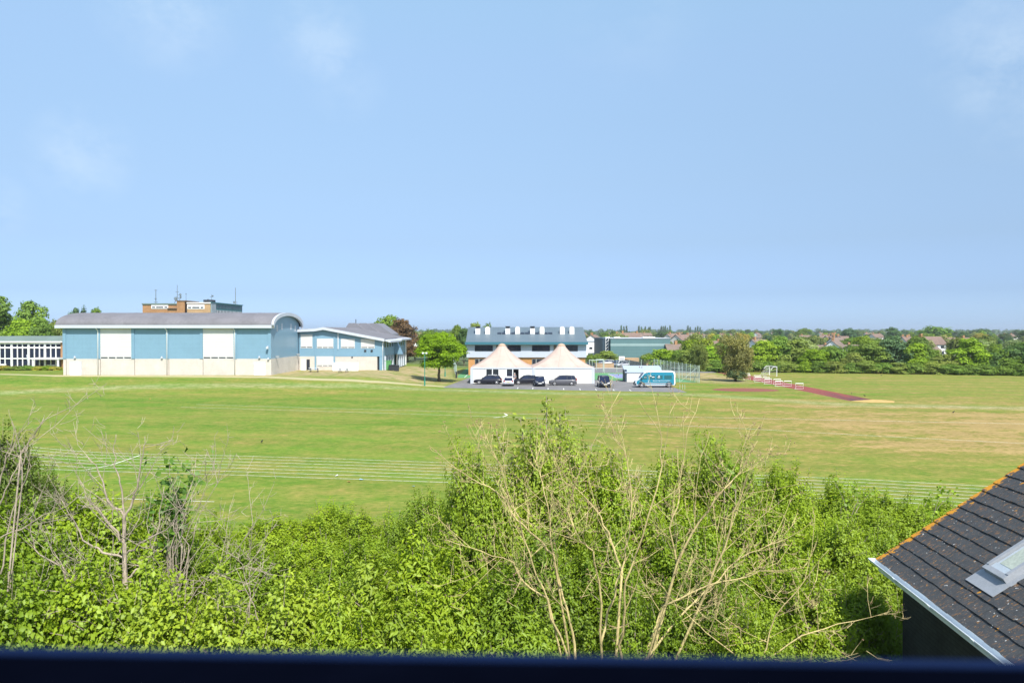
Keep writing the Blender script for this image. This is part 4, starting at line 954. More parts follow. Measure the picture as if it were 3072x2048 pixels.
# hurdles
def hurdle(x, y, label, rz):
    r = thing('hurdle', label, 'hurdle', (x, y, 0), 'white hurdles on the red running lanes', rz); ORG[r.name] = (0, 0, 0)
    MB().box(-.59, .59, -.02, .02, .80, .90).build('top_bar', M['white'], r)
    MB().tube([(-.59, .35, .03), (-.59, 0, .03), (-.59, 0, .78)], .026, 5).tube([(.59, .35, .03), (.59, 0, .03), (.59, 0, .78)], .026, 5).tube([(-.59, 0, .42), (.59, 0, .42)], .02, 5).tube([(-.59, .35, .03), (.59, .35, .03)], .022, 5).build('frame', M['white'], r)
    return r
HP = []
for i, (u, v, nm) in enumerate(((2399, 1167, 'nearest hurdle, alone on the red lanes'), (2364, 1159, 'second hurdle from the near end of the red lanes'),
        (2338, 1159, 'third hurdle from the near end, front one of a staggered pair'), (2332, 1153, 'rear one of the staggered hurdle pair behind the third'),
        (2305, 1152, 'front hurdle of the middle pair on the red lanes'), (2299, 1147, 'rear hurdle of the middle pair on the red lanes'), (2275, 1146, 'front hurdle of the pair nearest the goal'), (2272, 1141, 'rear hurdle of the pair nearest the goal'),
        (2242, 1139, 'white hurdle just right of the olive tree trunk'), (2240, 1134, 'rear white hurdle beside the olive tree'), (2216, 1133, 'white hurdle half hidden behind the olive tree'))):
    hurdle(*G0(u, v), nm, R(2))
# birds, litter, posts
def crow(u, v, label, rz):
    x, y = G0(u, v); r = thing('crow', label, 'bird', (x, y, 0), 'black birds on the playing field', rz); r.scale = (.62, .62, .75); ORG[r.name] = (0, 0, 0)
    b = MB(); prof = [(-.26, .015, .16), (-.16, .05, .18), (-.04, .085, .2), (.08, .08, .235), (.15, .05, .28), (.19, .05, .31), (.24, .03, .315), (.3, .008, .305)]
    b.loft([[(x_, w_*math.cos(2*math.pi*j/8), z_+w_*.9*math.sin(2*math.pi*j/8)) for j in range(8)] for x_, w_, z_ in prof])
    for s in (1, -1): b.tube([(.02, s*.035, .15), (.03, s*.035, .01), (.08, s*.035, .005)], .008, 4)
    b.build('body', M['crow'], r, smooth=True)
crow(784, 1330, 'black crow alone in the middle of the field', 1.35); crow(2556, 1183, 'black bird near the end of the red lanes', 1.2); crow(2595, 1190, 'black bird just right of the end of the red lanes', 2.2)
crow(2862, 1240, 'black bird on the striped grass at the right', .2); crow(2645, 1128, 'small black bird near the far hedge', 2.8)
def litter(u, v, m, label, s=.16):
    x, y = G0(u, v); rr = random.Random(int(u)); V = [(x+rr.uniform(-s, s), y+rr.uniform(-s, s), .01+rr.random()*.1) for _ in range(7)]
    MB().add(V, [(0, 1, 2), (2, 3, 1), (3, 4, 0), (4, 5, 6), (1, 5, 0), (2, 6, 4)]).build('litter', m, None, (x, y, 0), label=label, cat='litter', group='litter on the playing field')
litter(1009, 1429, M['litter_w'], 'scrap of white paper on the painted lanes'); litter(1083, 1440, M['litter_b'], 'pale blue wrapper on the nearest painted lane'); litter(1047, 1447, M['litter_o'], 'orange scrap on the grass before the lanes'); litter(1242, 1462, M['litter_b'], 'pale blue scrap on the grass near the tall leafy shrub'); litter(449, 1197, M['litter_o'], 'orange scrap on the grass before the sports hall')
def wire_low():
    r = thing('low_rail', 'short pair of pale stakes on the grass behind the minibus', 'stakes', (PX(2048, 116), 116, 0))
    for u in (2040, 2048, 2055): x, y = G0(u, 1168); MB().tube([(x, y, 0), (x, y, .75)], .03, 5).build('stake', M['wire_post'], r)
wire_low()

# ------------------------------------------------------------------ trees
def crown_mesh(name, seed, n, size, Rx, Hh, lobes=14, lr=(.28, .45), shape='round', droop=0, m=None, sparse=.0):
    """leaf clumps over the surface of many lobes; unit: metres; crown sits with its bottom at z=0"""
    rng = np.random.default_rng(seed)
    C, Rr = [], []
    for i in range(lobes):
        t = (i+.5)/lobes; a = i*2.39996+rng.random()*.9
        if shape == 'round': z = t; w = math.sin(math.pi*(.12+.8*t))**.8
        elif shape == 'oval': z = t; w = math.sin(math.pi*(.2+.75*t))
        elif shape == 'column': z = t; w = .55*math.sin(math.pi*(.15+.8*t))+.1
        elif shape == 'cone': z = t; w = (1-t)*1.0+.05
        elif shape == 'ragged': z = .05+.95*t; w = (.5+.62*math.sin(math.pi*(.1+.72*t)))*rng.uniform(.7, 1.15)
        elif shape == 'wide': z = .3+.7*t; w = math.sin(math.pi*(.3+.62*t))
        else: z = t; w = math.sin(math.pi*(.25+.7*t))*(.8+.4*rng.random())
        q = rng.random()**.5*.72
        C.append((Rx*w*q*math.cos(a), Rx*w*q*math.sin(a), Hh*(.14+.74*z)+rng.normal()*Hh*.03)); k = lr[0]+(lr[1]-lr[0])*rng.random()
        Rr.append(k*Rx*(.55+.5*w) if shape not in ('column', 'cone') else Rx*k*(.6+.6*w))
    C = np.array(C); Rr = np.array(Rr)
    pr = Rr**2/np.sum(Rr**2); idx = rng.choice(lobes, n, p=pr); D = rdir(rng, n); D[:, 2] = np.where(D[:, 2] < -.35, -D[:, 2]*.6, D[:, 2]); D = unit(D)
    lump = 1+.16*np.sin(D[:, 0]*7+idx)+.14*np.sin(D[:, 1]*9+idx*2)+.12*np.sin(D[:, 2]*8+idx*3)
    rad = Rr[idx]*(.62+.46*rng.random(n)**.6)*lump
    vs = np.array([1, 1, .8 if shape not in ('column', 'cone') else 1.7])
    P = C[idx]+D*rad[:, None]*vs
    P[:, 2] -= droop*rng.random(n)*Hh*.1
    P[:, 2] = np.maximum(P[:, 2], .05*Hh*rng.random(n))
    Nn = D*.9+rdir(rng, n)*.5+np.array([0, 0, .4])
    if droop: Nn = D*.5+rdir(rng, n)*.9
    V, T = leaf_geo(rng, P, Nn, size, .7, .12)
    tl = rng.random(lobes)[idx]*.45+rng.random(n)*.55
    return np_mesh(name, V, T, np.repeat(tl, 2), m or LEAF)
def trunk_mb(mb, x, y, z0, z1, r0, seed, limbs=5, spread=1.5, top=2.0):
    rr = random.Random(seed); p = [(x+rr.uniform(-.03, .03)*i, y+rr.uniform(-.03, .03)*i, z0-.1+(z1-z0+.1)*i/4) for i in range(5)]
    mb.tube(p, [r0*1.35, r0, r0*.9, r0*.82, r0*.75], 8)
    for k in range(limbs):
        a = 2*math.pi*k/limbs+rr.random(); l = spread*(.7+.5*rr.random()); h = top*(.6+.5*rr.random())
        mb.tube([p[-1], (x+math.cos(a)*l*.4, y+math.sin(a)*l*.4, z1+h*.5), (x+math.cos(a)*l, y+math.sin(a)*l, z1+h)], [r0*.6, r0*.4, r0*.15], 6)
    mb.tube([p[-1], (x, y, z1+top*1.2)], [r0*.7, r0*.2], 6)
    return mb
def tree(name, label, x, y, z, cm, colr, sc, base, trunk=None, cat='tree', group=None, rz=0):
    """cm crown mesh; sc=(sx,sy,sz) scale of crown; base=height of crown bottom"""
    r = thing(name, label, cat, (x, y, z), group); ORG[r.name] = (0, 0, 0)
    o = bpy.data.objects.new('crown', cm); col.objects.link(o); o.parent = r; o.location = (0, 0, base); o.scale = sc; o.rotation_euler = (0, 0, rz); o.color = (*(min(1, q*1.14) for q in colr), 1)
    if trunk is None:
        tr, h, sp, tp = .14, max(base, .5), sc[0]*1.2, sc[2]*1.6
    else: tr, h, sp, tp = trunk
    trunk_mb(MB(), 0, 0, 0, h, tr, int(abs(x)*13+y), 4, sp, tp).build('trunk', M['bark'], r, smooth=True)
    return r
far_trunk = trunk_mb(MB(), 0, 0, -.5, 2, .2, 5, 3, .8, 2).build('trunk', M['bark'], None); FT = far_trunk.data; bpy.data.objects.remove(far_trunk)
FAR = [crown_mesh('far_crown', 100+i, n_, s_, 3.2, h_, lb, (.3, .5), shp) for i, (n_, s_, h_, lb, shp) in enumerate(((2600, .42, 6.5, 16, 'round'), (2600, .42, 7.5, 18, 'oval'), (2600, .42, 5.2, 14, 'wide'), (2400, .42, 6.5, 20, 'open')))]
POP = crown_mesh('poplar_crown', 140, 1800, .5, 1.7, 17, 16, (.45, .7), 'column'); CON = crown_mesh('conifer_crown', 141, 2200, .5, 2.6, 10, 18, (.4, .6), 'cone')
MID = [crown_mesh('mid_crown', 160+i, 9000, .27, 3.0, h_, lb, (.26, .46), shp) for i, (h_, lb, shp) in enumerate(((6.0, 22, 'round'), (6.6, 24, 'oval'), (4.6, 20, 'wide'), (6.0, 26, 'open')))]
GREENS = {'dark': (.085, .155, .045), 'mid': (.165, .26, .045), 'bright': (.225, .345, .028), 'olive': (.21, .275, .06), 'pale': (.28, .33, .125), 'yellow': (.38, .37, .065), 'blue': (.105, .185, .085), 'copper': (.155, .105, .055)}
def jit(c, rr, a=.18): 
    k = 1+rr.uniform(-a, a); return tuple(max(.005, q*k*(1+rr.uniform(-a*.4, a*.4))) for q in c)
# the round tree by the marquees, and its neighbours
x, y = PX(1317, 129.5), 129.5
RT = crown_mesh('round_tree_crown', 7, 36000, .21, 4.3, 7.0, 38, (.20, .36), 'round')
tree('round_tree', 'round bright green leafy tree on the grass left of the marquees', x, y, float(H(x, y)), RT, (.20, .33, .012), (1.22, 1.15, .98), 1.6, (.24, 2.3, 2.6, 3.4))
# olive-brown weeping tree by the running lanes
EU = crown_mesh('olive_tree_crown', 8, 14000, .20, 2.7, 7.0, 44, (.15, .33), 'ragged', 1.6)
x, y = G0(2207, 1144)
tree('olive_tree', 'tall olive brown weeping tree beside the red running lanes', x, y, 0, EU, (.245, .245, .09), (1.36, 1.15, 1.2), .2, (.2, 3.0, 1.2, 4.5))
tree('low_tree', 'dense dark green suckers around the trunk of the olive tree', x-.4, y-.6, 0, MID[2], (.10, .15, .07), (.55, .5, .55), -.3, (.06, .4, .3, .6), cat='shrub')
tree('olive_tree', 'grey green leaning tree with bare lower trunk right of the mesh fence', PX(2098, 141), 141, 0, EU, (.19, .24, .07), (.72, .75, .78), 1.3, (.13, 2.0, 1, 2.8))
rr = random.Random(5)
def zt(u, vt, d, key, mesh, label, wpx=None, name='tree', base=.4, cat='tree', group=None, z=None):
    """tree at image column u, top at row vt, depth d, width wpx"""
    x = PX(u, d); z = float(H(x, d)) if z is None else z; h = PZ(vt, d)-z-base
    bb = 3.0 if mesh in MID else (3.2 if mesh in FAR else 2.7)
    vz = np.array([v.co[2] for v in mesh.vertices[::97]]).max() if False else MH[mesh.name]
    sx = (wpx/F*d/2/MW[mesh.name]) if wpx else h/vz*.9
    return tree(name, label, x, d, z, mesh, jit(GREENS[key], rr, .1), (sx, sx, h/vz), base, None, cat, group, rr.random()*6)
MH, MW = {}, {}
for me in FAR+MID+[POP, CON, RT, EU]:
    a = np.empty(len(me.vertices)*3, dtype=np.float32); me.vertices.foreach_get('co', a); a = a.reshape(-1, 3); MH[me.name] = float(np.percentile(a[:, 2], 99.7)); MW[me.name] = float(np.percentile(np.abs(a[:, 0]), 99))
HEDGE = [  # u, top row, depth, tone, mesh, width px, label
 (1985, 1048, 176, 'bright', 0, 120, 'bright green bushy tree left of the olive tree, behind the brick changing block'),
 (1945, 1060, 186, 'olive', 2, 50, 'small olive bush rising over the low brick wall'), (2040, 1050, 172, 'mid', 1, 90, 'mid green bushy tree behind the right end of the changing block'),
 (2078, 1045, 166, 'olive', 3, 100, 'olive green tree behind the corner of the mesh fence'), (2130, 1040, 172, 'bright', 0, 110, 'bright green hedgerow tree just left of the olive tree at the lanes'),
 (2165, 1030, 176, 'mid', 1, 100, 'mid green tree directly behind the olive tree'), (2290, 1022, 170, 'bright', 0, 95, 'bright rounded hedgerow tree behind the football goal'), (2345, 1010, 172, 'mid', 3, 110, 'tall mid green tree right of the football goal'),
 (2395, 1020, 170, 'olive', 1, 100, 'olive tinted hedgerow tree above the nearest hurdle'), (2440, 1048, 164, 'bright', 0, 100, 'low bright hedgerow tree under the brown bungalow roof'), (2500, 1040, 166, 'mid', 2, 110, 'mid green wide hedgerow tree under the hipped house roof'),
 (2560, 1058, 162, 'olive', 3, 90, 'dull olive thin hedgerow tree left of a taller green one'), (2610, 1022, 164, 'mid', 0, 110, 'mid green rounded tree in the middle of the right hedge'), (2680, 1008, 164, 'blue', 3, 130, 'tall blue green tree in the middle of the right hedge'),
 (2750, 1030, 162, 'bright', 1, 100, 'bright upright tree before the white fronted houses'), (2800, 1050, 160, 'mid', 3, 90, 'mid green loose bush before the long grey roofs'), (2842, 1062, 158, 'olive', 0, 90, 'olive bush left of the big bright tree in the right hedge'),
 (2910, 1016, 158, 'bright', 1, 115, 'biggest bright green tree near the right end of the hedge'), (2975, 1058, 156, 'dark', 3, 90, 'dark green bush right of the biggest bright tree'), (3020, 1048, 156, 'mid', 0, 110, 'mid green tree last but one at the right end of the hedge'), (3072, 1030, 156, 'dark', 2, 120, 'dark tree at the right end of the hedge'),
 (2225, 1050, 172, 'dark', 0, 90, 'dark green tree in the gap right of the olive tree'), (2260, 1042, 180, 'mid', 1, 70, 'mid green tree between the olive tree and the goal'), (1822, 1053, 195, 'olive', 0, 75, 'rounded olive green bush behind the court goal'), (1775, 1062, 192, 'mid', 2, 50, 'small green bush at the right corner of the science block')]
for u, vt, d, key, k, wp, lab in HEDGE: zt(u, vt, d, key, MID[k], lab, wp, 'hedgerow_tree', -.35, group=None)
for i in range(20):   # low scrub along the foot of the hedge
    u = 2105+i*50+rr.uniform(-12, 12); d = 168-i*.85-2.5
    zt(u, 993+(EYE-rr.uniform(1.7, 2.6))*F/d, d, rr.choice(['bright', 'mid', 'mid', 'olive']), MID[rr.randrange(4)], 'low green scrub at the foot of the right boundary hedge', 82, 'scrub', -.75, 'shrub', 'scrub along the foot of the boundary hedge')
# left side
zt(-22, 888, 176, 'mid', MID[1], 'tall dark crowned tree at the left edge behind the classroom wing', 150, 'broad_tree', 2.0)
zt(88, 905, 178, 'mid', MID[3], 'tall irregular green tree behind the classroom wing', 125, 'broad_tree', 1.0); zt(62, 960, 173, 'bright', MID[0], 'lower bright green tree at the foot of the tall irregular one', 120, 'broad_tree', .5)
zt(120, 955, 174, 'mid', MID[0], 'green tree half hidden by the tall irregular one', 80, 'broad_tree', .5)
zt(165, 962, 180, 'olive', MID[2], 'low olive tree just left of the sports hall', 60, 'broad_tree', .5); zt(185, 970, 186, 'dark', MID[0], 'dark green tree touching the left end of the sports hall roof', 50, 'broad_tree', .5)
zt(228, 925, 210, 'blue', MID[3], 'grey green tree top showing over the left end of the hall roof', 50, 'broad_tree', 1); zt(252, 920, 220, 'blue', CON, 'dark conifer tip showing over the hall roof', 40, 'conifer', 1); zt(288, 926, 205, 'mid', MID[0], 'rounded green tree top over the hall roof', 55, 'broad_tree', 1)
zt(1170, 948, 205, 'mid', MID[0], 'large green tree behind the copper beech and the sawtooth roofs', 110, 'broad_tree', .5); zt(1205, 958, 192, 'copper', MID[0], 'copper brown beech tree beside the teaching block', 95, 'copper_beech', .3); zt(1222, 1010, 188, 'copper', MID[1], 'lower copper brown tree against the end of the teaching block', 55, 'copper_beech', .3)
zt(1372, 976, 200, 'mid', MID[3], 'loose green tree left of the science block roof', 60, 'broad_tree', .5); zt(1392, 985, 190, 'dark', MID[1], 'dark upright tree touching the left edge of the science block', 45, 'broad_tree', .5); zt(1425, 970, 215, 'olive', MID[0], 'olive tree top over the left end of the science block roof', 60, 'broad_tree', .5)
zt(1290, 990, 210, 'mid', MID[2], 'mid green tree behind the round leafy tree', 90, 'broad_tree', .3); zt(1350, 1012, 195, 'olive', MID[0], 'olive tree right behind the round leafy tree', 60, 'broad_tree', .3)
zt(1462, 972, 230, 'mid', MID[2], 'green tree top behind the science block ridge', 50, 'broad_tree', .5)
zt(1245, 1045, 200, 'pale', MID[2], 'pale sunlit bush between the teaching block and the round tree', 60, 'bush', .1, 'shrub')
# clipped hedge before the classroom wing
for i, (u, key, w_) in enumerate(((5, 'yellow', 60), (45, 'olive', 60), (80, 'mid', 50), (118, 'yellow', 46), (142, 'bright', 44), (163, 'yellow', 40))):
    zt(u, 1096+(i % 2)*2, 139.5, key, MID[2], ['leftmost clipped yellow green bush before the classroom wing', 'second clipped dull bush before the classroom wing', 'green clipped bush in the row before the classroom wing', 'brighter yellow clipped bush in the row before the classroom wing', 'green bush next to the last yellow one before the classroom wing', 'last yellow bush in the row beside the sports hall'][i], w_, 'clipped_bush', -.45, 'bush', 'clipped bushes before the classroom wing')
# town trees behind, belt by belt
LAB = {'dark': 'dark green tree standing among the rooftops of the far town', 'mid': 'mid green tree standing among the rooftops of the far town', 'bright': 'bright green tree standing among the rooftops of the far town', 'olive': 'olive green tree standing among the rooftops of the far town', 'pale': 'pale grey green tree standing among the rooftops of the far town', 'yellow': 'yellow blossoming tree standing among the rooftops of the far town', 'blue': 'blue green tree standing among the rooftops of the far town'}
def far_tree(x, y, h, key, k, lab, grp, name='far_tree', mesh=None, w=1.0):
    r = thing(name, lab, 'tree', (x, y, 0), grp); ORG[r.name] = (0, 0, 0); me = mesh or FAR[k]; s = h/MH[me.name]
    o = bpy.data.objects.new('crown', me); col.objects.link(o); o.parent = r; o.scale = (s*w, s*w, s); o.rotation_euler = (0, 0, rr.random()*6.28); o.color = (*jit(GREENS[key], rr, .22), 1)
    t = bpy.data.objects.new('trunk', FT); col.objects.link(t); t.parent = r; t.scale = (s, s, s)
cnt = 0
for d0, d1, n, hmin, hmax, ks in ((195, 300, 34, 4.5, 7.4, 'mid bright olive mid pale'), (300, 480, 60, 4.8, 7.8, 'mid olive pale bright dark mid blue yellow pale bright'), (480, 800, 74, 5.5, 9.2, 'mid olive pale blue dark mid mid bright'), (800, 1300, 84, 6.5, 11, 'blue dark mid blue olive dark')):
    ks = ks.split()
    for i in range(n):
        d = d0+(d1-d0)*rr.random(); u = 1240+(3180-1240)*((i+rr.random())/n) if d0 > 250 else 2000+(3150-2000)*((i+rr.random())/n)
        if rr.random() < .04 and d0 > 300: u = 1240+160*rr.random()
        if 1725 < u < 2016 and d < 275: continue
        key = rr.choice(ks); k = rr.randrange(4); hh = hmin+(hmax-hmin)*rr.random()
        far_tree(PX(u, d), d, hh, key, k, LAB[key], 'trees of the far town', w=rr.uniform(1.0, 1.5)); cnt += 1
for i, u in enumerate((1864, 1872, 1880, 1917, 1924, 1936, 1946, 1950, 1984, 1990, 1996, 2002, 2010, 2064, 2071, 2086, 2093, 2100, 2140, 2167)):
    d = 1150+rr.uniform(-40, 60); far_tree(PX(u, d), d, PZ(975+rr.uniform(0, 7)+(4 if i > 17 else 0), d), 'blue', 0, 'tall narrow poplar standing on the far skyline', 'poplars on the far skyline', 'poplar', POP, 1.15)
for u, v, d, key, k, lab, w_ in ((2550, 984, 520, 'blue', 0, 'big rounded blue green tree standing above the skyline right of the goal', 1.3), (2675, 981, 560, 'dark', 0, 'dark rounded tree breaking the skyline above the right hedge', 1.1), (2805, 978, 600, 'mid', 2, 'widest dark tree clump on the right skyline', 1.9), (2412, 984, 560, 'mid', 0, 'rounded green tree on the skyline above the nearest hurdle', 1.3), (2335, 986, 620, 'dark', 0, 'dark rounded tree on the skyline above the goal', 1.1), (2950, 986, 600, 'blue', 2, 'low wide tree clump on the skyline at the far right', 1.5),
                        (2090, 998, 330, 'olive', 0, 'broad olive gold tree behind the long bungalow roof', 1.15), (2450, 1008, 330, 'pale', 2, 'silvery green domed tree behind the hedgerow', 1.2), (2600, 1008, 300, 'pale', 0, 'pale yellow green domed tree behind the middle of the hedge', 1.3), (2480, 1012, 360, 'yellow', 1, 'yellow tree beside far red roofs above the hedge', .8), (2850, 1010, 330, 'yellow', 1, 'golden yellow tree above the white fronted houses', .9), (2960, 1005, 300, 'olive', 0, 'purple olive tree behind the right end of the hedge', 1.1), (2072, 1022, 290, 'yellow', 2, 'golden bush beside the long bungalow roof', 1.2)):
    far_tree(PX(u, d), d, PZ(v, d), key, k, lab, None, 'far_tree', None, w_)
def far_wood():
    rng = np.random.default_rng(77); Vs, Ts, tt, b = [], [], [], 0
    for row, (y0, y1, n, h0, h1) in enumerate(((1250, 1650, 420, 6, 10.5), (1700, 2400, 520, 8, 14.5))):
        for i in range(n):
            yy = y0+(y1-y0)*rng.random(); xx = (-.22+1.0*rng.random())*yy if rng.random() < .93 else (-.8+1.5*rng.random())*yy
            h = h0+(h1-h0)*rng.random()**1.5; k = 150; D = rdir(rng, k); D[:, 2] = np.abs(D[:, 2])
            P = np.array([xx, yy, 0])+D*np.array([h*.75, h*.6, h])*(.75+.3*rng.random((k, 1)))
            V, T = leaf_geo(rng, P, D+rdir(rng, k)*.6, h*.26, .8, .1); Vs.append(V); Ts.append(T+b); b += len(V); tt.append(np.repeat(rng.random()*.5+.5*rng.random(k), 2))
    me = np_mesh('far_woodland', np.concatenate(Vs), np.concatenate(Ts), np.concatenate(tt), LEAF)
    o = bpy.data.objects.new('far_woodland', me); col.objects.link(o); o.color = (.11, .18, .085, 1); props(o, 'dark band of far woodland along the horizon', 'woodland', kind='stuff')
far_wood()

# ------------------------------------------------------------------ houses of the far town
def house_proto(kind):
    wall, tile, L, Dp, e, rise = {'bungalow': (M['brick_tan'], M['tile_brown'], 16, 7, 2.6, 2.2), 'white': (M['white'], M['tile_red'], 9, 7, 4.6, 2.6), 'semi': (M['house_wall'], M['tile_red'], 12, 8, 4.8, 2.8), 'gable': (M['white'], M['tile_brown'], 8, 8, 4.4, 3.2)}[kind]
    r = thing('house', 'x', 'house', (0, 0, 0)); ORG[r.name] = (0, 0, 0)
    MB().box(-L/2, L/2, -Dp/2, Dp/2, -.2, e).prism([(-Dp/2, e), (Dp/2, e), (0, e+rise-.1)], 0, -L/2+.02, L/2-.02).build('wall', wall, r)
    ro = MB().prism([(-Dp/2-.4, e-.2), (0, e+rise), (Dp/2+.4, e-.2), (Dp/2+.4, e), (0, e+rise+.2), (-Dp/2-.4, e)], 0, -L/2-.3, L/2+.3).build('roof', tile, r)
    MB().box(-L*.3-.4, -L*.3+.4, -.5, .5, e+rise-.8, e+rise+1.2).build('chimney', M['brick'], ro)
    if L > 10: MB().box(L*.32-.4, L*.32+.4, -.5, .5, e+rise-.8, e+rise+1.1).build('chimney', M['brick'], ro)
    for i in range(int(L/3)):
        x = -L/2+1.6+i*3
        for z in ([.9] if e < 3 else [.9, 3.0]):
            f = MB().box(x-.75, x+.75, -Dp/2-.05, -Dp/2+.02, z, z+1.2).build('window', M['white'], r)
            MB().box(x-.65, x+.65, -Dp/2-.056, -Dp/2-.048, z+.1, z+1.1).build('pane', M['dark'], f)
    return r
HP_ = {k: house_proto(k) for k in ('bungalow', 'white', 'semi', 'gable')}; USED = set()
def house(kind, u, d, rz, label, sc=1, group=None):
    o = HP_[kind] if kind not in USED else copy_tree(HP_[kind]); USED.add(kind)
    o.location = (PX(u, d), d, 0); o.rotation_euler = (0, 0, rz); o.scale = (sc, sc, sc); o['label'] = label
    if group: o['group'] = group
    return o
house('bungalow', 2072, 232, .05, 'long brown roofed bungalow behind the hedge right of the leisure block', .95)
house('white', 1780, 345, 1.2, 'white gabled house with orange roof just over the white cube block', .95); house('gable', 1850, 400, 1.5, 'white gable end showing above the leisure block roof', .95); house('semi', 1888, 380, .2, 'red roofed house showing above the leisure block roof')
house('bungalow', 2440, 255, .1, 'brown bungalow roof in the hedge gap above the nearest hurdle', .8); house('gable', 2505, 250, .8, 'brown pointed roof in the hedge gap right of the bungalow', .72); house('bungalow', 2580, 262, .0, 'low brown roof between two trees of the middle hedge', .8)
house('white', 2785, 258, .05, 'white fronted house with grey brown roof behind the right hedge', .92); house('bungalow', 2740, 250, .1, 'long grey brown roof left of the white fronted house', .9); house('semi', 2862, 268, -.05, 'brown roofed house right of the white fronted house', .82); house('gable', 2275, 235, .6, 'brown gabled roof between the olive tree and the goal', .78); house('semi', 2130, 250, .1, 'pale gabled house end right of the long bungalow', .7)
HL = {'bungalow': 'small brown roofed bungalow among the trees of the far town', 'white': 'small white house with red roof among the trees of the far town', 'semi': 'small pale house with red roof among the trees of the far town', 'gable': 'small white gabled house among the trees of the far town'}
for i in range(70):
    d = 300+650*rr.random(); u = 1740+1330*((i+rr.random())/70)
    if rr.random() < .45: u = rr.uniform(2010, 2130) if i % 2 else rr.uniform(2440, 2520)
    if rr.random() < .08: u = rr.uniform(1250, 1390)
    k = rr.choice(['bungalow', 'white', 'semi', 'gable', 'semi']); house(k, u, d, rr.uniform(-.6, 1.7), HL[k], rr.uniform(.75, .95), 'houses of the far town')
r_ = thing('flat_shed', 'long pale flat roofed shed behind the round leafy tree', 'building', (PX(1345, 260), 262, 0))
MB().box(PX(1328, 260), PX(1370, 260), 260, 270, 0, PZ(1010, 260)).build('wall', M['house_wall'], r_); MB().box(PX(1326, 260), PX(1372, 260), 259.6, 270.4, PZ(1010, 260), PZ(1006, 260)).build('roof', M['white'], r_)

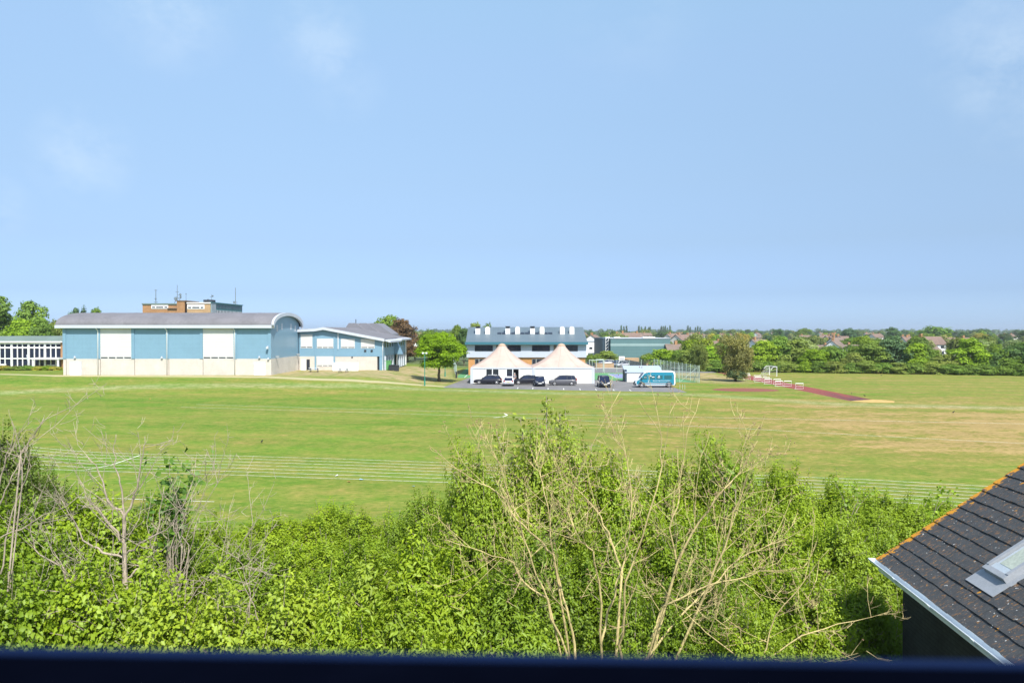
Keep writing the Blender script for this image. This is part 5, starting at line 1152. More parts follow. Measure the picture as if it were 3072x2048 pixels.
# ------------------------------------------------------------------ neighbour's tiled roof
def near_roof():
    d = 14.5; Cx, Cy, Cz = PX(2637, d), d, PZ(1677, d); yaw = R(4.8); pitch = R(35)
    # local frame: x = up the slope (to the right), y = towards the camera along the eave, origin at the far eave corner
    r = thing('tiled_house', 'neighbouring house with dark tiled roof, orange lichen and white gutter', 'house', (Cx, Cy, 0)); ORG[r.name] = (0, 0, 0)
    r.rotation_euler = (0, 0, -yaw)
    # local: +X right (up-slope run), +Y away from camera; eave runs along -Y
    cp, sp = math.cos(pitch), math.sin(pitch); LEN = 10.5; G = .258; NC = 27
    def S(run, y, up=0): return (run*cp-up*sp, y, Cz+run*sp+up*cp)
    rng = random.Random(4); t = MB()
    for c in range(NC):
        w = .215; n = int(LEN/w)
        for k in range(n):
            if 3.0 < c < 3.2: continue
            y1 = -k*w-(c % 2)*w*.5; y0 = y1-w+.005
            if k == 0: y1 = 0
            s0 = c*G-.03+rng.uniform(-.006, .006)-(.02 if rng.random() < .02 else 0); s1 = s0+G+.05; j = rng.uniform(-.004, .004); th = .026
            u0, u1 = .026+j, .002+j
            vs = [S(s0, y0, u0), S(s0, y1, u0+rng.uniform(-.002, .002)), S(s1, y1, u1), S(s1, y0, u1), S(s0, y0, u0-th), S(s0, y1, u0-th), S(s1, y1, u1-th), S(s1, y0, u1-th)]
            t.add(vs, [(0, 1, 2, 3), (4, 7, 6, 5), (0, 4, 5, 1), (1, 5, 6, 2), (3, 2, 6, 7), (0, 3, 7, 4)])
    m = bpy.data.materials.new('lichened_dark_tile'); nt = nodes(m)
    tc = N(nt, 'ShaderNodeTexCoord').outputs['Object']; sx = N(nt, 'ShaderNodeSeparateXYZ'); nt.links.new(tc, sx.inputs[0])
    base = mixc(nt, noise(nt, tc, 9, 5), (.038, .042, .047), (.080, .085, .090))
    base = mixc(nt, mapr(nt, noise(nt, tc, 55, 2), .62, .72), base, (.16, .16, .16))
    base = mixc(nt, mapr(nt, noise(nt, tc, 21, 2, .3), .735, .75), base, (.55, .55, .53))
    verge = mapr(nt, sx.outputs[1], -.30, -.02, 0, .26)
    li = mth(nt, 'ADD', noise(nt, mapping(nt, tc, (6, 9, 6)), 1, 5, .65), verge)
    rust = mapr(nt, noise(nt, mapping(nt, tc, (11, 26, 11)), 1, 5, .65), .565, .65, 0, .72)
    base = mixc(nt, rust, base, (.30, .15, .055))
    base = mixc(nt, mapr(nt, li, .655, .70), base, (.60, .27, .025))
    finish(nt, base, .85, 0, .25, bump=noise(nt, tc, 120, 3), bstr=.5)
    ro = t.build('roof', m, r)
    # verge pointing, underlay deck, far slope
    MB().add([S(0, .012, -.03), S(NC*G, .012, -.03), S(NC*G, -LEN, -.03), S(0, -LEN, -.03), S(0, .012, -.09), S(NC*G, .012, -.09), S(NC*G, -LEN, -.09), S(0, -LEN, -.09)], [(0, 1, 2, 3), (7, 6, 5, 4), (0, 4, 5, 1), (1, 5, 6, 2), (2, 6, 7, 3), (3, 7, 4, 0)]).build('roof_deck', M['shade_brick'], ro)
    top = S(NC*G, 0, 0); MB().add([(top[0], 0, top[2]), (top[0], -LEN, top[2]), (2*top[0], -LEN, Cz), (2*top[0], 0, Cz)], [(0, 1, 2, 3)]).build('far_slope', m, ro)
    # gutter, fascia, wall
    g = MB(); prof = [(.075*math.cos(a), .075*math.sin(a)) for a in [math.pi+math.pi*i/10 for i in range(11)]]; pin = [(q[0]*.85, q[1]*.85) for q in prof[::-1]]
    P = [(p[0]-.07, p[1]+Cz-.02) for p in prof+pin]; g.prism(P, 1, .1, -LEN)
    g.prism([(p[0]-.07, p[1]+Cz-.02) for p in prof], 1, .1, .08)
    gt = g.build('gutter', M['gutter'], r)
    for k in range(7):
        yb = -1.05-k*1.35; b = MB().prism([(p[0]*1.16-.07, p[1]*1.16+Cz-.02) for p in prof]+[(q[0]*1.02-.07, q[1]*1.02+Cz-.02) for q in prof[::-1]], 1, yb, yb-.09)
        b.build('bracket', M['gutter'], gt)
    MB().box(.03, .055, -LEN, .02, Cz-.24, Cz-.03).box(.055, .42, -LEN, .0, Cz-.24, Cz-.225).build('fascia', M['gutter'], r)
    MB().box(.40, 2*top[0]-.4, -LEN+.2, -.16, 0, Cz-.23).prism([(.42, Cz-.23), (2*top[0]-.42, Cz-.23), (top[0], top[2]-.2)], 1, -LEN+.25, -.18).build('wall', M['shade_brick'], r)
    # roof window
    a0, a1, b0, b1 = SKY
    def fr(mb, s0, s1, y0, y1, u0, u1):
        vs = [S(s, y, u) for u in (u0, u1) for s, y in ((s0, y0), (s1, y0), (s1, y1), (s0, y1))]
        mb.add(vs, [(0, 1, 2, 3), (7, 6, 5, 4), (0, 4, 5, 1), (1, 5, 6, 2), (2, 6, 7, 3), (3, 7, 4, 0)])
    f = MB(); fr(f, a0, a0+.09, b0, b1, .0, .12); fr(f, a1-.07, a1, b0, b1, .0, .12); fr(f, a0+.09, a1-.07, b0, b0+.07, .0, .13); fr(f, a0+.09, a1-.07, b1-.07, b1, .0, .13)
    rw = f.build('roof_window', M['lead'], r)
    f = MB(); fr(f, a0+.1, a0+.2, b0+.08, b1-.08, .06, .1); fr(f, a0+.2, a1-.08, b0+.08, b1-.08, .05, .085); f.build('sash', M['sash_steel'], rw)
    f = MB(); fr(f, a0+.22, a1-.1, b0+.14, b1-.14, .086, .09); f.build('glass', M['sky_glass'], rw)
    f = MB(); fr(f, a0-.30, a0-.003, b0-.1, b1+.1, .028, .04); fr(f, a0, a1, b1+.002, b1+.1, .0, .03); fr(f, a0, a1, b0-.1, b0-.002, .0, .03); f.build('flashing', M['lead'], rw)
def roof_hit(u, v):
    """slope coordinates (along slope, along eave) where the photograph's point meets the roof plane"""
    d = 14.5; Cx, Cy, Cz = PX(2637, d), d, PZ(1677, d); yaw, pitch = R(4.8), R(35)
    dv = Vector(((u-U0)/F, 1, -(v-V0)/F)); o = Vector((0, 0, EYE)); c, s = math.cos(yaw), math.sin(yaw)
    ex, ey = Vector((c, -s, 0)), Vector((s, c, 0)); up = Vector((0, 0, 1)); sl = ex*math.cos(pitch)+up*math.sin(pitch); n = sl.cross(ey)
    C = Vector((Cx, Cy, Cz)); t = (C-o).dot(n)/dv.dot(n); p = o+dv*t-C
    return p.dot(sl), p.dot(ey)
q1, q2 = roof_hit(2956, 1711), roof_hit(3019, 1749)
print('skylight', q1, q2, roof_hit(3072, 1638))
SKY = (q1[0]-.02, q1[0]+1.35, min(q2[1], q1[1]-.55)-.12, q1[1]-.12)
M['sash_steel'] = mat('blue_grey_sash', (.42, .48, .53), .35, .08, 3); M['sky_glass'] = mat('dusty_glass', (.42, .46, .38), .12, .25, 2.5, spec=.7)
near_roof()

# ------------------------------------------------------------------ foreground shrubs and saplings
def shrub_mesh(name, seed, R_, Hh, lobes, shoots, per, leaf, asp=.55, upright=.55, sprigs=0, m=None, slen=(.35, .8), jitter=.05):
    rng = np.random.default_rng(seed); C, Q = [], []
    for i in range(lobes):
        t = (i+.5)/lobes; a = i*2.39996+rng.random(); rad = R_*.82*math.sqrt(t)
        z = Hh*(.30+.42*(1-t**1.6)*rng.uniform(.6, 1.12)+.16*rng.random()); C.append((rad*math.cos(a), rad*math.sin(a), z)); Q.append(R_*rng.uniform(.17, .31))
    C, Q = np.array(C), np.array(Q)
    idx = rng.choice(lobes, shoots, p=Q**2/np.sum(Q**2)); D = rdir(rng, shoots); D[:, 2] = np.where(D[:, 2] < -.5, -D[:, 2], D[:, 2])
    A = C[idx]+D*(Q[idx]*rng.uniform(.35, .85, shoots))[:, None]
    dirs = unit(D*.8+np.array([0, 0, upright])+rng.normal(size=(shoots, 3))*.3); L = rng.uniform(*slen, shoots)*(Q[idx]/(.36*R_))
    if sprigs:
        k = rng.choice(shoots, sprigs, replace=False); zc = np.argsort(-A[:, 2])[:sprigs*4]; k = rng.choice(zc, sprigs, replace=False)
        L[k] *= rng.uniform(1.2, 1.9, sprigs); dirs[k] = unit(dirs[k]*.5+np.array([0, 0, 1.0]))
    if sprigs:   # upright sprigs carry as many leaves per length as the rest
        ex = np.repeat(k, 3); A, D, dirs, L, idx = (np.concatenate([q_, q_[ex]]) for q_ in (A, D, dirs, L, idx)); shoots = len(L)
    t = (np.arange(per)+.5)/per; si = np.repeat(np.arange(shoots), per); tt = np.tile(t, shoots)+rng.uniform(-.4, .4, shoots*per)/per
    bend = np.array([0, 0, -.12])*(tt**2)[:, None]*L[si][:, None]
    P = A[si]+dirs[si]*(tt*L[si])[:, None]+rng.normal(size=(len(si), 3))*jitter+bend
    P[:, 2] = np.maximum(P[:, 2], .05)
    Nn = np.array([0, 0, .5])+rdir(rng, len(si))*.5+D[si]*.85; T0 = dirs[si]*.5+rdir(rng, len(si))
    V, T = leaf_geo(rng, P, Nn, leaf, asp, .14, T0)
    tint = rng.random(lobes)[idx][si]*.35+rng.random(shoots)[si]*.3+rng.random(len(si))*.15+tt*.2
    me = np_mesh(name, V, T, np.repeat(np.clip(tint, 0, 1), 2), m or LEAFG)
    st = MB()
    for i in range(lobes):
        c = C[i]; st.tube([(c[0]*.12, c[1]*.12, 0), (c[0]*.5, c[1]*.5, c[2]*.55), tuple(c)], [.05, .035, .018], 5)
    for i in rng.choice(shoots, min(shoots, 420), replace=False):
        st.tube([tuple(C[idx[i]]), tuple(A[i]), tuple(A[i]+dirs[i]*L[i]*.95)], [.012, .009, .004], 3, False)
    s = st.build('stem', M['bark_grey'], None); sm = s.data; bpy.data.objects.remove(s); return me, sm, R_, float(np.percentile(P[:, 2], 99.3))
SH = {
 'small': [shrub_mesh('small_leaf_foliage', 201+i, 1.7, 3.2, 40, 3300, 22, .060, .62, .6, 40) for i in range(3)],
 'large': [shrub_mesh('large_leaf_foliage', 221+i, 1.5, 3.6, 34, 2200, 16, .108, .40, .15, 8, slen=(.3, .6), jitter=.07) for i in range(2)],
 'bramble': [shrub_mesh('bramble_foliage', 231, 1.5, 3.2, 36, 2600, 16, .078, .8, .2, 20, slen=(.35, .8), jitter=.07)],
 'thin': [shrub_mesh('thin_foliage', 241, 1.3, 4.0, 12, 520, 12, .095, .5, .5, 60, slen=(.5, 1.0), jitter=.08)],
}
rs = random.Random(9)
def shrub(u, v, d, kind, k, colr, wide, label, name='shrub', z=0):
    me, sm, R_, Hh = SH[kind][k]; x = PX(u, d); h = PZ(v, d)
    r = thing(name, label, 'shrub', (x, d, z), 'shrubs of the overgrown hedge'); ORG[r.name] = (0, 0, 0)
    s = (wide/R_*.92, wide/R_*.86, h/Hh*1.03); rz = rs.random()*6.28
    for nm, mm in (('foliage', me), ('stem', sm)):
        o = bpy.data.objects.new(nm, mm); col.objects.link(o); o.parent = r; o.scale = s; o.rotation_euler = (0, 0, rz); o.color = (*colr, 1)
    return r
BR = (.255, .365, .02); YG = (.285, .385, .03); DK = (.125, .19, .024); MD = (.195, .30, .018)
shrub(60, 1370, 22, 'small', 0, DK, 2.0, 'dark green shrub at the left edge rising above its neighbours'); shrub(-70, 1340, 21, 'small', 1, DK, 2.0, 'dark shrub cut by the left edge of the picture'); shrub(170, 1455, 21.5, 'small', 2, DK, 1.3, 'dark shrub stepping down right of the tall left edge shrub')
shrub(40, 1560, 17, 'bramble', 0, MD, 1.9, 'mid green leafy shrub below the dark left edge shrub'); shrub(300, 1530, 18, 'bramble', 0, BR, 1.8, 'bright leafy shrub around the left bare sapling'); shrub(470, 1540, 19.5, 'small', 1, MD, 1.7, 'mid green shrub right of the left bare sapling')
shrub(620, 1590, 22, 'small', 0, BR, 1.8, 'small leaved shrub behind the right hand bare stems of the left group'); shrub(800, 1570, 24, 'small', 1, BR, 2.2, 'tall sprigged shrub in the middle of the low hedge'); shrub(960, 1535, 24.5, 'small', 2, BR, 2.1, 'low hedge shrub with dark upright sprigs')
shrub(1120, 1562, 23.5, 'small', 0, BR, 2.1, 'low hedge shrub beside the tall leafy one'); shrub(1275, 1510, 22, 'small', 1, MD, 1.4, 'pointed shrub just left of the tall leafy tree'); shrub(700, 1660, 19, 'small', 2, MD, 1.9, 'shrub in the second row below the low hedge, left side'); shrub(900, 1650, 20, 'small', 0, BR, 2.0, 'shrub in the second row below the low hedge, middle'); shrub(1090, 1660, 19, 'small', 1, MD, 1.9, 'shrub in the second row below the low hedge, right side')
shrub(130, 1700, 14, 'bramble', 0, MD, 1.6, 'mid green bramble at lower left'); shrub(330, 1740, 13.2, 'bramble', 0, BR, 1.5, 'bramble with yellowing leaves at the foot of the left bare sapling'); shrub(540, 1800, 12.6, 'bramble', 0, YG, 1.4, 'yellow green bramble at the bottom edge between the bare saplings'); shrub(740, 1830, 12.2, 'bramble', 0, YG, 1.35, 'pale bramble at the bottom edge left of the large leaved shrubs'); shrub(-20, 1790, 12.5, 'bramble', 0, MD, 1.4, 'bramble in the bottom left corner')
shrub(940, 1800, 12.8, 'large', 0, YG, 1.35, 'large leaved shrub at the bottom edge, paler and lower than its neighbour'); shrub(1140, 1720, 14, 'large', 1, YG, 1.6, 'yellow tipped large leaved shrub in the middle foreground'); shrub(1330, 1690, 14, 'large', 0, BR, 1.6, 'large leaved shrub left of the bare many stemmed tree'); shrub(1270, 1850, 11.8, 'large', 1, BR, 1.3, 'glossy large leaved shrub at the bottom edge in the middle'); shrub(1070, 1880, 11.6, 'large', 0, BR, 1.2, 'low large leaved shrub at the bottom edge left of the glossy one'); shrub(1500, 1800, 13, 'large', 1, MD, 1.3, 'large leaved shrub at the foot of the bare many stemmed tree')
shrub(1440, 1390, 18.6, 'small', 2, BR, 1.5, 'dense lower shrub left below the tall leafy tree'); shrub(1640, 1350, 19.0, 'small', 0, YG, 1.9, 'dense shrub behind the bare tree stems'); shrub(1850, 1425, 19.4, 'small', 1, BR, 1.9, 'dense shrub right behind the bare tree stems'); shrub(1600, 1640, 16, 'small', 2, MD, 1.7, 'shaded shrub low behind the bare tree, left'); shrub(1800, 1650, 16, 'small', 1, MD, 1.7, 'shaded shrub low behind the bare tree, right')
shrub(2030, 1420, 21, 'small', 0, BR, 1.9, 'bright hedge shrub right of the tall leafy tree'); shrub(2180, 1360, 21.5, 'small', 2, BR, 1.6, 'tallest sprigged shrub of the right hand hedge'); shrub(2330, 1440, 22, 'small', 1, BR, 1.9, 'bright rounded hedge shrub in front of the right track lines'); shrub(2500, 1480, 23, 'small', 0, BR, 2.0, 'hedge shrub with long loose sprigs left of the tiled roof'); shrub(2670, 1490, 25, 'small', 2, BR, 2.0, 'hedge shrub whose top meets the verge of the tiled roof'); shrub(2830, 1520, 27, 'small', 1, BR, 1.9, 'hedge shrub half hidden by the tiled roof')
shrub(2080, 1600, 17.5, 'small', 1, MD, 1.8, 'mid green shrub in the middle of the right hand hedge'); shrub(2290, 1580, 18, 'small', 0, BR, 1.8, 'bright shrub in the middle of the right hand hedge'); shrub(2490, 1580, 18.8, 'small', 2, BR, 1.8, 'bright shrub left of the white gutter end'); shrub(2640, 1640, 19, 'small', 1, MD, 1.6, 'shrub beside the dark house wall')
shrub(2180, 1760, 14.6, 'small', 2, MD, 1.5, 'shrub at lower right crossed by bare branches'); shrub(2400, 1740, 15.2, 'small', 0, BR, 1.6, 'bright shrub low in the right foreground'); shrub(2570, 1780, 15.6, 'small', 1, MD, 1.3, 'shrub next to the shaded gap by the house wall'); shrub(1960, 1830, 13.6, 'small', 0, MD, 1.4, 'shrub at the bottom edge under the bare tree branches'); shrub(2280, 1900, 12.8, 'small', 1, BR, 1.3, 'shrub at the bottom edge right of the bare tree')
# tall drooping leafed tree behind the bare one
def leafy_tree():
    d = 20.0; r = thing('leafy_tree', 'tall thin leafy tree with drooping leaves behind the bare tree', 'tree', (PX(1620, d), d, 0)); ORG[r.name] = (PX(1620, d), d, 0)
    rng = np.random.default_rng(55); st = MB(); A, Dd = [], []
    stems = []
    for (u, v, dd) in ((1640, 1185, 20), (1560, 1250, 19.6), (1490, 1300, 20.4), (1430, 1390, 19.8), (1700, 1290, 20.3), (1775, 1330, 19.7), (1850, 1350, 20.2), (1600, 1330, 19.2), (1920, 1420, 20), (1680, 1240, 20.6), (1400, 1450, 20.2), (1745, 1400, 19.3), (1530, 1380, 19.0)):
        p0 = Vector((PX(1620, d)+rng.normal()*.25, d+rng.normal()*.2, 0)); p3 = Vector(PT(u, v, dd)); p1 = p0.lerp(p3, .35)+Vector((0, 0, .5)); p2 = p0.lerp(p3, .7)+Vector((rng.normal()*.1, 0, .35))
        pts = [p0, p1, p2, p3]; st.tube(pts, [.055, .035, .02, .006], 5); stems.append(pts)
        for k in range(58):
            t = .34+.66*rng.random(); i = min(2, int(t*3)); q = pts[i].lerp(pts[i+1], t*3-i); dr = Vector((rng.normal(), rng.normal(), rng.uniform(-.1, .9))).normalized(); L = rng.uniform(.2, .62)*(1.25-t*.7)
            st.tube([q, q+dr*L*.6, q+dr*L+Vector((0, 0, -.04))], [.009, .006, .003], 3, False)
            for j in range(int(20*(1.25-t))): A.append(q+dr*L*rng.uniform(.25, 1.05)+Vector(rng.normal(size=3)*.05))
    P = np.array(A); n = len(P); T0 = np.array([0, 0, -1.0])+rng.normal(size=(n, 3))*.5; Nn = rdir(rng, n)+np.array([0, -.3, .2])
    V, T = leaf_geo(rng, P, Nn, .125, .42, .12, T0); V -= np.array([PX(1620, d), d, 0])
    me = np_mesh('drooping_foliage', V, T, np.repeat(rng.random(n), 2), LEAFG)
    o = bpy.data.objects.new('foliage', me); col.objects.link(o); o.parent = r; o.color = (.31, .40, .055, 1)
    st.build('stem', M['bark_grey'], r)
leafy_tree()
def sapling_sprig(label, pts, d, base_uv, leaf=.15, n=150, colr=(.10, .21, .03)):
    x0, y0, z0 = PT(*base_uv, d); r = thing('leafy_sapling', label, 'sapling', (x0, y0, 0)); ORG[r.name] = (x0, y0, 0); rng = np.random.default_rng(int(base_uv[0])); st = MB(); A = []
    for u, v, w in pts:
        p3 = Vector(PT(u, v, d+rng.normal()*.15)); p0 = Vector((x0, y0, 0)); pm = Vector(PT((u+base_uv[0])/2+rng.normal()*10, (v+base_uv[1])/2, d))
        st.tube([p0+Vector((rng.normal()*.1, rng.normal()*.1, 0)), Vector((x0+rng.normal()*.16, y0+rng.normal()*.1, z0)), pm, p3], [.016, .012, .008, .003], 5)
        for k in range(int(n*w)): 
            t = rng.random()**.7; q = (Vector((x0, y0, z0)).lerp(pm, t*2) if t < .5 else pm.lerp(p3, t*2-1)); A.append(q+Vector(rng.normal(size=3)*.09))
    P = np.array(A); V, T = leaf_geo(rng, P, np.array([0, -.3, .6])+rdir(rng, len(P)), leaf, .85, .12); V -= np.array([x0, y0, 0])
    o = bpy.data.objects.new('foliage', np_mesh('sapling_foliage', V, T, np.repeat(rng.random(len(P)), 2), LEAFG)); col.objects.link(o); o.parent = r; o.color = (*colr, 1)
    st.build('stem', M['bark_grey'], r)
sapling_sprig('dark leaved sapling with broad leaves rising over the painted lanes', [(505, 1360, .5), (440, 1370, .22), (575, 1372, .25), (540, 1440, .7), (480, 1450, .5), (590, 1440, .3), (520, 1490, .8), (620, 1355, .12), (430, 1500, .3)], 17.5, (520, 1640), .13, 110)
for k, (lab, pts, d, b) in enumerate((('long leafy sprig reaching up left of the track lines behind the bare tree', [(2085, 1330, .3), (2160, 1370, .5), (2200, 1390, .4)], 20.5, (2200, 1470)), ('leafy sprig leaning right above the right hand hedge', [(2505, 1440, .25), (2620, 1470, .25), (2560, 1445, .3)], 22, (2560, 1560)), ('loose leafy sprigs beside the verge of the tiled roof', [(2830, 1455, .3), (2870, 1470, .35), (2800, 1475, .3)], 26, (2800, 1560)))):
    sapling_sprig(lab, pts, d, b, .11, 110, (.22, .35, .03))

def bare_tree(label, d, base, stems, side, seed, bark, r0=.06, twig=1.0, buds=True, name='bare_tree', up=.55):
    """stems: lists of (u, v, depth offset) from the trunk base outwards; side branches and twigs grow from them"""
    rng = np.random.default_rng(seed); bx, by = PX(base, d), d
    r = thing(name, label, 'tree', (bx, by, 0)); ORG[r.name] = (bx, by, 0); tr, br, tw, bd = MB(), MB(), MB(), MB()
    tips = []
    def rv(s=1.0): return Vector(rng.normal(size=3)*s)
    def twigs(q, dr, L, n):
        for _ in range(n):
            t = rng.uniform(.25, 1); p = q+dr*L*t; a = (dr*.6+rv(.75)+Vector((0, 0, up*.45))).normalized(); l = L*rng.uniform(.25, .55)*twig
            e = p+a*l+Vector((0, 0, l*.15)); tw.tube([p, p+a*l*.55+rv(.01), e], [.004, .0032, .002], 3, False); tips.append(e)
            if rng.random() < .5:
                a2 = (a+rv(.6)).normalized(); e2 = p+a*l*.5+a2*l*.5; tw.tube([p+a*l*.5, e2], [.0038, .0024], 3, False); tips.append(e2)
    for st in stems:
        pts = [Vector((bx+rng.normal()*.05, by+rng.normal()*.05, 0))]+[Vector(PT(u, v, d+o)) for u, v, o in st]
        fine = []
        for a, b in zip(pts[:-1], pts[1:]):
            for j in range(3): fine.append(a.lerp(b, j/3)+(rv(.018) if j else Vector((0, 0, 0))))
        fine.append(pts[-1]); m = len(fine); w = r0*rng.uniform(.8, 1.1)
        tr.tube(fine, [w*(1-.86*(i/(m-1))**.8) for i in range(m)], 6)
        for _ in range(side):
            t = rng.uniform(.26, .97); i = min(m-2, int(t*(m-1))); q = fine[i].lerp(fine[i+1], t*(m-1)-i); tang = (fine[i+1]-fine[i]).normalized()
            dr = (tang*.6+rv(.72)+Vector((0, 0, up*.4))).normalized(); L = rng.uniform(.5, 1.5)*(1.25-t*.65)
            rad = w*(1-.86*t**.8)*.4
            mid = q+dr*L*.5+rv(.04); dr2 = (dr+Vector((0, 0, up*.5))+rv(.15)).normalized(); e = mid+dr2*L*.5
            br.tube([q, mid, e], [max(.005, rad), max(.0042, rad*.65), .0026], 4, False); twigs(q, dr, L*.7, 3); twigs(mid, dr2, L*.6, 3); tips.append(e)
        tips.append(fine[-1])
    tr.build('trunk', bark, r, smooth=True); br.build('branch', bark, r, kind='stuff'); tw.build('twig', M['twig_pale'] if bark is M['bark_pale'] else bark, r, kind='stuff')
    if buds:
        for e in tips:
            if rng.random() < .55:
                for _ in range(2):
                    c = e+rv(.02); s = rng.uniform(.006, .012); bd.add([c+Vector(o)*s for o in ((1, 0, 0), (-1, 0, 0), (0, 1, 0), (0, -1, 0), (0, 0, 1.4), (0, 0, -1.4))], [(0, 2, 4), (2, 1, 4), (1, 3, 4), (3, 0, 4), (2, 0, 5), (1, 2, 5), (3, 1, 5), (0, 3, 5)])
        bd.build('bud', M['bud'], r, kind='stuff')
M['twig_pale'] = mat('tan_twig_bark', (.50, .40, .20), .9, .3, 2.5)
z = lambda x, y, o=0: (1300+x*.5727, 1150+y*.5727, o)
bare_tree('many stemmed bare tree with pale lichened branches and dry buds in the middle foreground', 13.2, 1800, [
 [z(745, 1450), z(715, 1250, .1), z(665, 1050, .2), z(630, 900, .2), z(600, 640, .3), z(560, 480, .4), z(505, 330, .5)],
 [z(630, 900, .2), z(530, 800, .1), z(440, 720, 0), z(330, 570, -.2), z(200, 500, -.3), z(60, 420, -.4)],
 [z(700, 1420, -.1), z(600, 1140, -.2), z(520, 950, -.3), z(460, 760, -.4), z(400, 600, -.4), z(350, 420, -.5), z(250, 280, -.5)],
 [z(885, 1440), z(915, 1200, .1), z(990, 980, .2), z(1030, 800, .3), z(1040, 600, .4), z(1015, 400, .5), z(940, 230, .5), z(880, 110, .6)],
 [z(990, 980, .2), z(930, 820, .4), z(880, 700, .5), z(760, 560, .6), z(640, 430, .6)],
 [z(990, 1440, -.2), z(1000, 1250, -.4), z(1010, 1040, -.5), z(1100, 800, -.6), z(1200, 430, -.6), z(1195, 270, -.6), z(1080, 90, -.7)],
 [z(1110, 1460), z(1280, 1250, .2), z(1440, 1080, .4), z(1610, 920, .5), z(1760, 850, .6), z(1900, 790, .7)],
 [z(1110, 1440, .2), z(1200, 1180, .3), z(1280, 950, .4), z(1240, 760, .4), z(1290, 600, .5), z(1330, 260, .5), z(1395, 80, .6)],
 [z(1280, 950, .2), z(1400, 720, .2), z(1520, 560, .2), z(1620, 460, .3), z(1700, 300, .3)],
 [z(1440, 1080, .1), z(1560, 760, 0), z(1640, 500, -.1), z(1690, 400, -.2)],
 [z(885, 1430, -.3), z(870, 1040, -.5), z(840, 880, -.6), z(770, 830, -.6), z(700, 660, -.6), z(760, 480, -.7), z(980, 40, -.8)],
 [z(600, 1130, -.1), z(470, 1040, -.2), z(420, 940, -.3), z(250, 880, -.3), z(60, 820, -.4)],
 [z(1210, 1170, -.3), z(1450, 1060, -.5), z(1640, 1020, -.6), z(1800, 930, -.6)]], 14, 31, M['bark_pale'], .029, 1.0)
bare_tree('low bare branches reaching right across the shrubs towards the house wall', 12.6, 2270, [
 [(2296, 1985, 0), (2410, 1910, .1), (2515, 1875, .2), (2594, 1860, .3), (2680, 1835, .4)], [(2296, 1985, 0), (2150, 1860, .2), (2180, 1760, .3), (2290, 1700, .4)], [(2280, 1990, 0), (2330, 1850, -.1), (2420, 1740, -.1), (2490, 1650, -.2)],
 [(2240, 1990, 0), (2120, 1900, 0), (2060, 1840, 0), (2000, 1800, .2)]], 7, 37, M['bark_pale'], .020, 1.0)
q = lambda x, y, o=0: (x*.5409, 1200+y*.5409, o)
bare_tree('bare grey sapling with straight upright trunk among brambles at left', 14.0, 377, [
 [q(700, 1270), q(690, 1000), q(680, 800), q(685, 650), q(670, 500), q(645, 400), q(625, 290), q(640, 190)],
 [q(690, 1000), q(790, 930, .1), q(880, 690, .2), q(905, 480, .2)], [q(690, 860), q(760, 800), q(920, 720, -.2), q(1010, 590, -.3), q(1060, 470, -.3)],
 [q(685, 880), q(560, 850, .1), q(450, 780, .2), q(380, 640, .2), q(340, 560, .2)], [q(680, 680), q(730, 560), q(760, 450), q(790, 300), q(800, 200)], [q(685, 800), q(610, 700), q(500, 580), q(430, 440)], [q(680, 640), q(590, 560), q(540, 400), q(470, 300)]], 7, 41, M['bark_grey'], .034, .9, False)
bare_tree('bare grey sapling leaning left with long thin branches at lower left', 13.0, 345, [
 [q(650, 1330), q(530, 1200), q(430, 1090), q(340, 930), q(270, 820), q(220, 640)], [q(530, 1200), q(470, 1080), q(455, 980), q(480, 880)], [q(430, 1090), q(250, 1060), q(60, 1040)], [q(340, 930), q(210, 860), q(160, 740), q(190, 540)], [q(650, 1330), q(640, 1100), q(600, 960), q(620, 760)]], 6, 43, M['bark_grey'], .02, .9, False)
bare_tree('clump of thin bare grey stems right of the upright bare sapling', 14.2, 520, [
 [q(950, 1180), q(980, 980), q(1050, 700), q(1110, 560), q(1190, 330)], [q(960, 1180), q(1040, 850), q(1100, 640), q(1250, 390)], [q(920, 1140), q(870, 1050), q(960, 850), q(1060, 560)], [q(1000, 1170), q(1130, 1000), q(1270, 870), q(1390, 720), q(1420, 620)], [q(830, 1220), q(860, 1080), q(800, 960), q(800, 850)], [q(1130, 1010), q(1290, 950), q(1370, 920)], [q(940, 1150), q(930, 960), q(1000, 760), q(1010, 600)], [q(1060, 1390), q(1120, 1200), q(1140, 1050), q(1060, 930)]], 7, 47, M['bark_grey'], .019, 1.0, False)
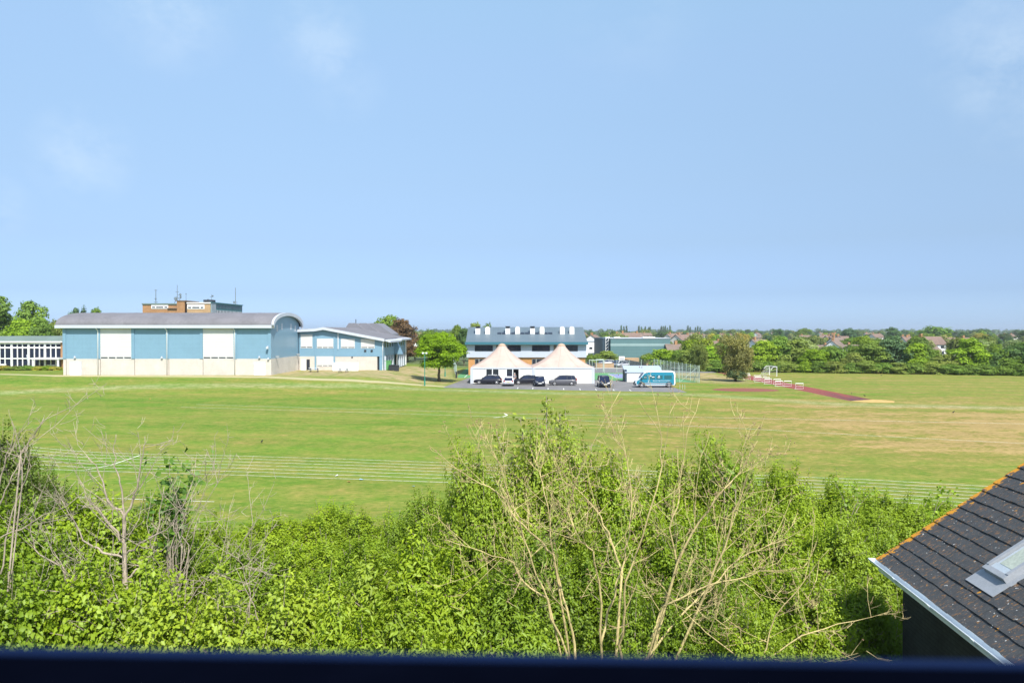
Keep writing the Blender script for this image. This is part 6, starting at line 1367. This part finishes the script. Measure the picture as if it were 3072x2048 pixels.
bare_tree('small forked bare stem at the bottom edge left of the large leaved shrubs', 12.2, 700, [
 [q(1300, 1395), q(1360, 1240), q(1380, 1120), q(1350, 980), q(1320, 850), q(1400, 700)], [q(1380, 1120), q(1420, 1010), q(1440, 900)], [q(1430, 1240), q(1380, 1100), q(1300, 930)]], 5, 53, M['bark_grey'], .017, .9, False)
bare_tree('pale bare tree with thick curving branches at the left edge', 12.5, -60, [
 [q(-20, 1000), q(20, 780), q(60, 620), q(110, 510), q(110, 300), q(75, 150), q(45, 50)], [q(110, 510), q(150, 400), q(190, 340)], [q(110, 300), q(150, 240), q(230, 120), q(240, 80)], [q(-30, 720), q(10, 540), q(60, 420), q(110, 310), q(160, 210), q(290, 60)], [q(-30, 780), q(110, 720), q(280, 620), q(415, 450)], [q(-40, 560), q(20, 360), q(70, 200), q(60, 120)]], 3, 59, M['bark_grey'], .02, .7, False)

# ------------------------------------------------------------------ the window the picture is taken from
hw_ = thing('window_wall', 'out of focus navy black window sill along the bottom of the picture', 'window', (0, .2, 0), None, 0); ORG[hw_.name] = (0, 0, 0); hw_.location = (0, 0, 0)
def ledge(name, y0, y1, z, m):
    k = .18   # the frame is turned a little to the line of sight
    f = lambda x, y: (x, y-x*k*.185, 0)
    b = MB(); P = [(-2.5, y0), (2.5, y0), (2.5, y1), (-2.5, y1)]
    P = [(x, y-x*.032) for x, y in P]
    b.prism(P, 2, 8.29, z); return b.build(name, m, hw_)
ledge('window_sill', .21, .4035, 8.425, M['sill']); ledge('fringe_strip', .404, .4125, 8.426, M['sill_fringe'])  # thin outer strip is added; its colour paints the blurred edge's blue glow
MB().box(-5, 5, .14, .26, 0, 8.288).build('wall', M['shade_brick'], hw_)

hz = MB().box(-2300, 2600, -70, 2560, -1.2, 26).build('haze', M['white'], None)
hm = bpy.data.materials.new('haze_air'); nt = nodes(hm); pv = N(nt, 'ShaderNodeVolumePrincipled')
pv.inputs['Color'].default_value = (.90, .95, 1, 1); pv.inputs['Density'].default_value = .00015; pv.inputs['Anisotropy'].default_value = .2
nt.links.new(pv.outputs[0], N(nt, 'ShaderNodeOutputMaterial').inputs['Volume']); hz.data.materials.clear(); hz.data.materials.append(hm); props(hz, kind='stuff')
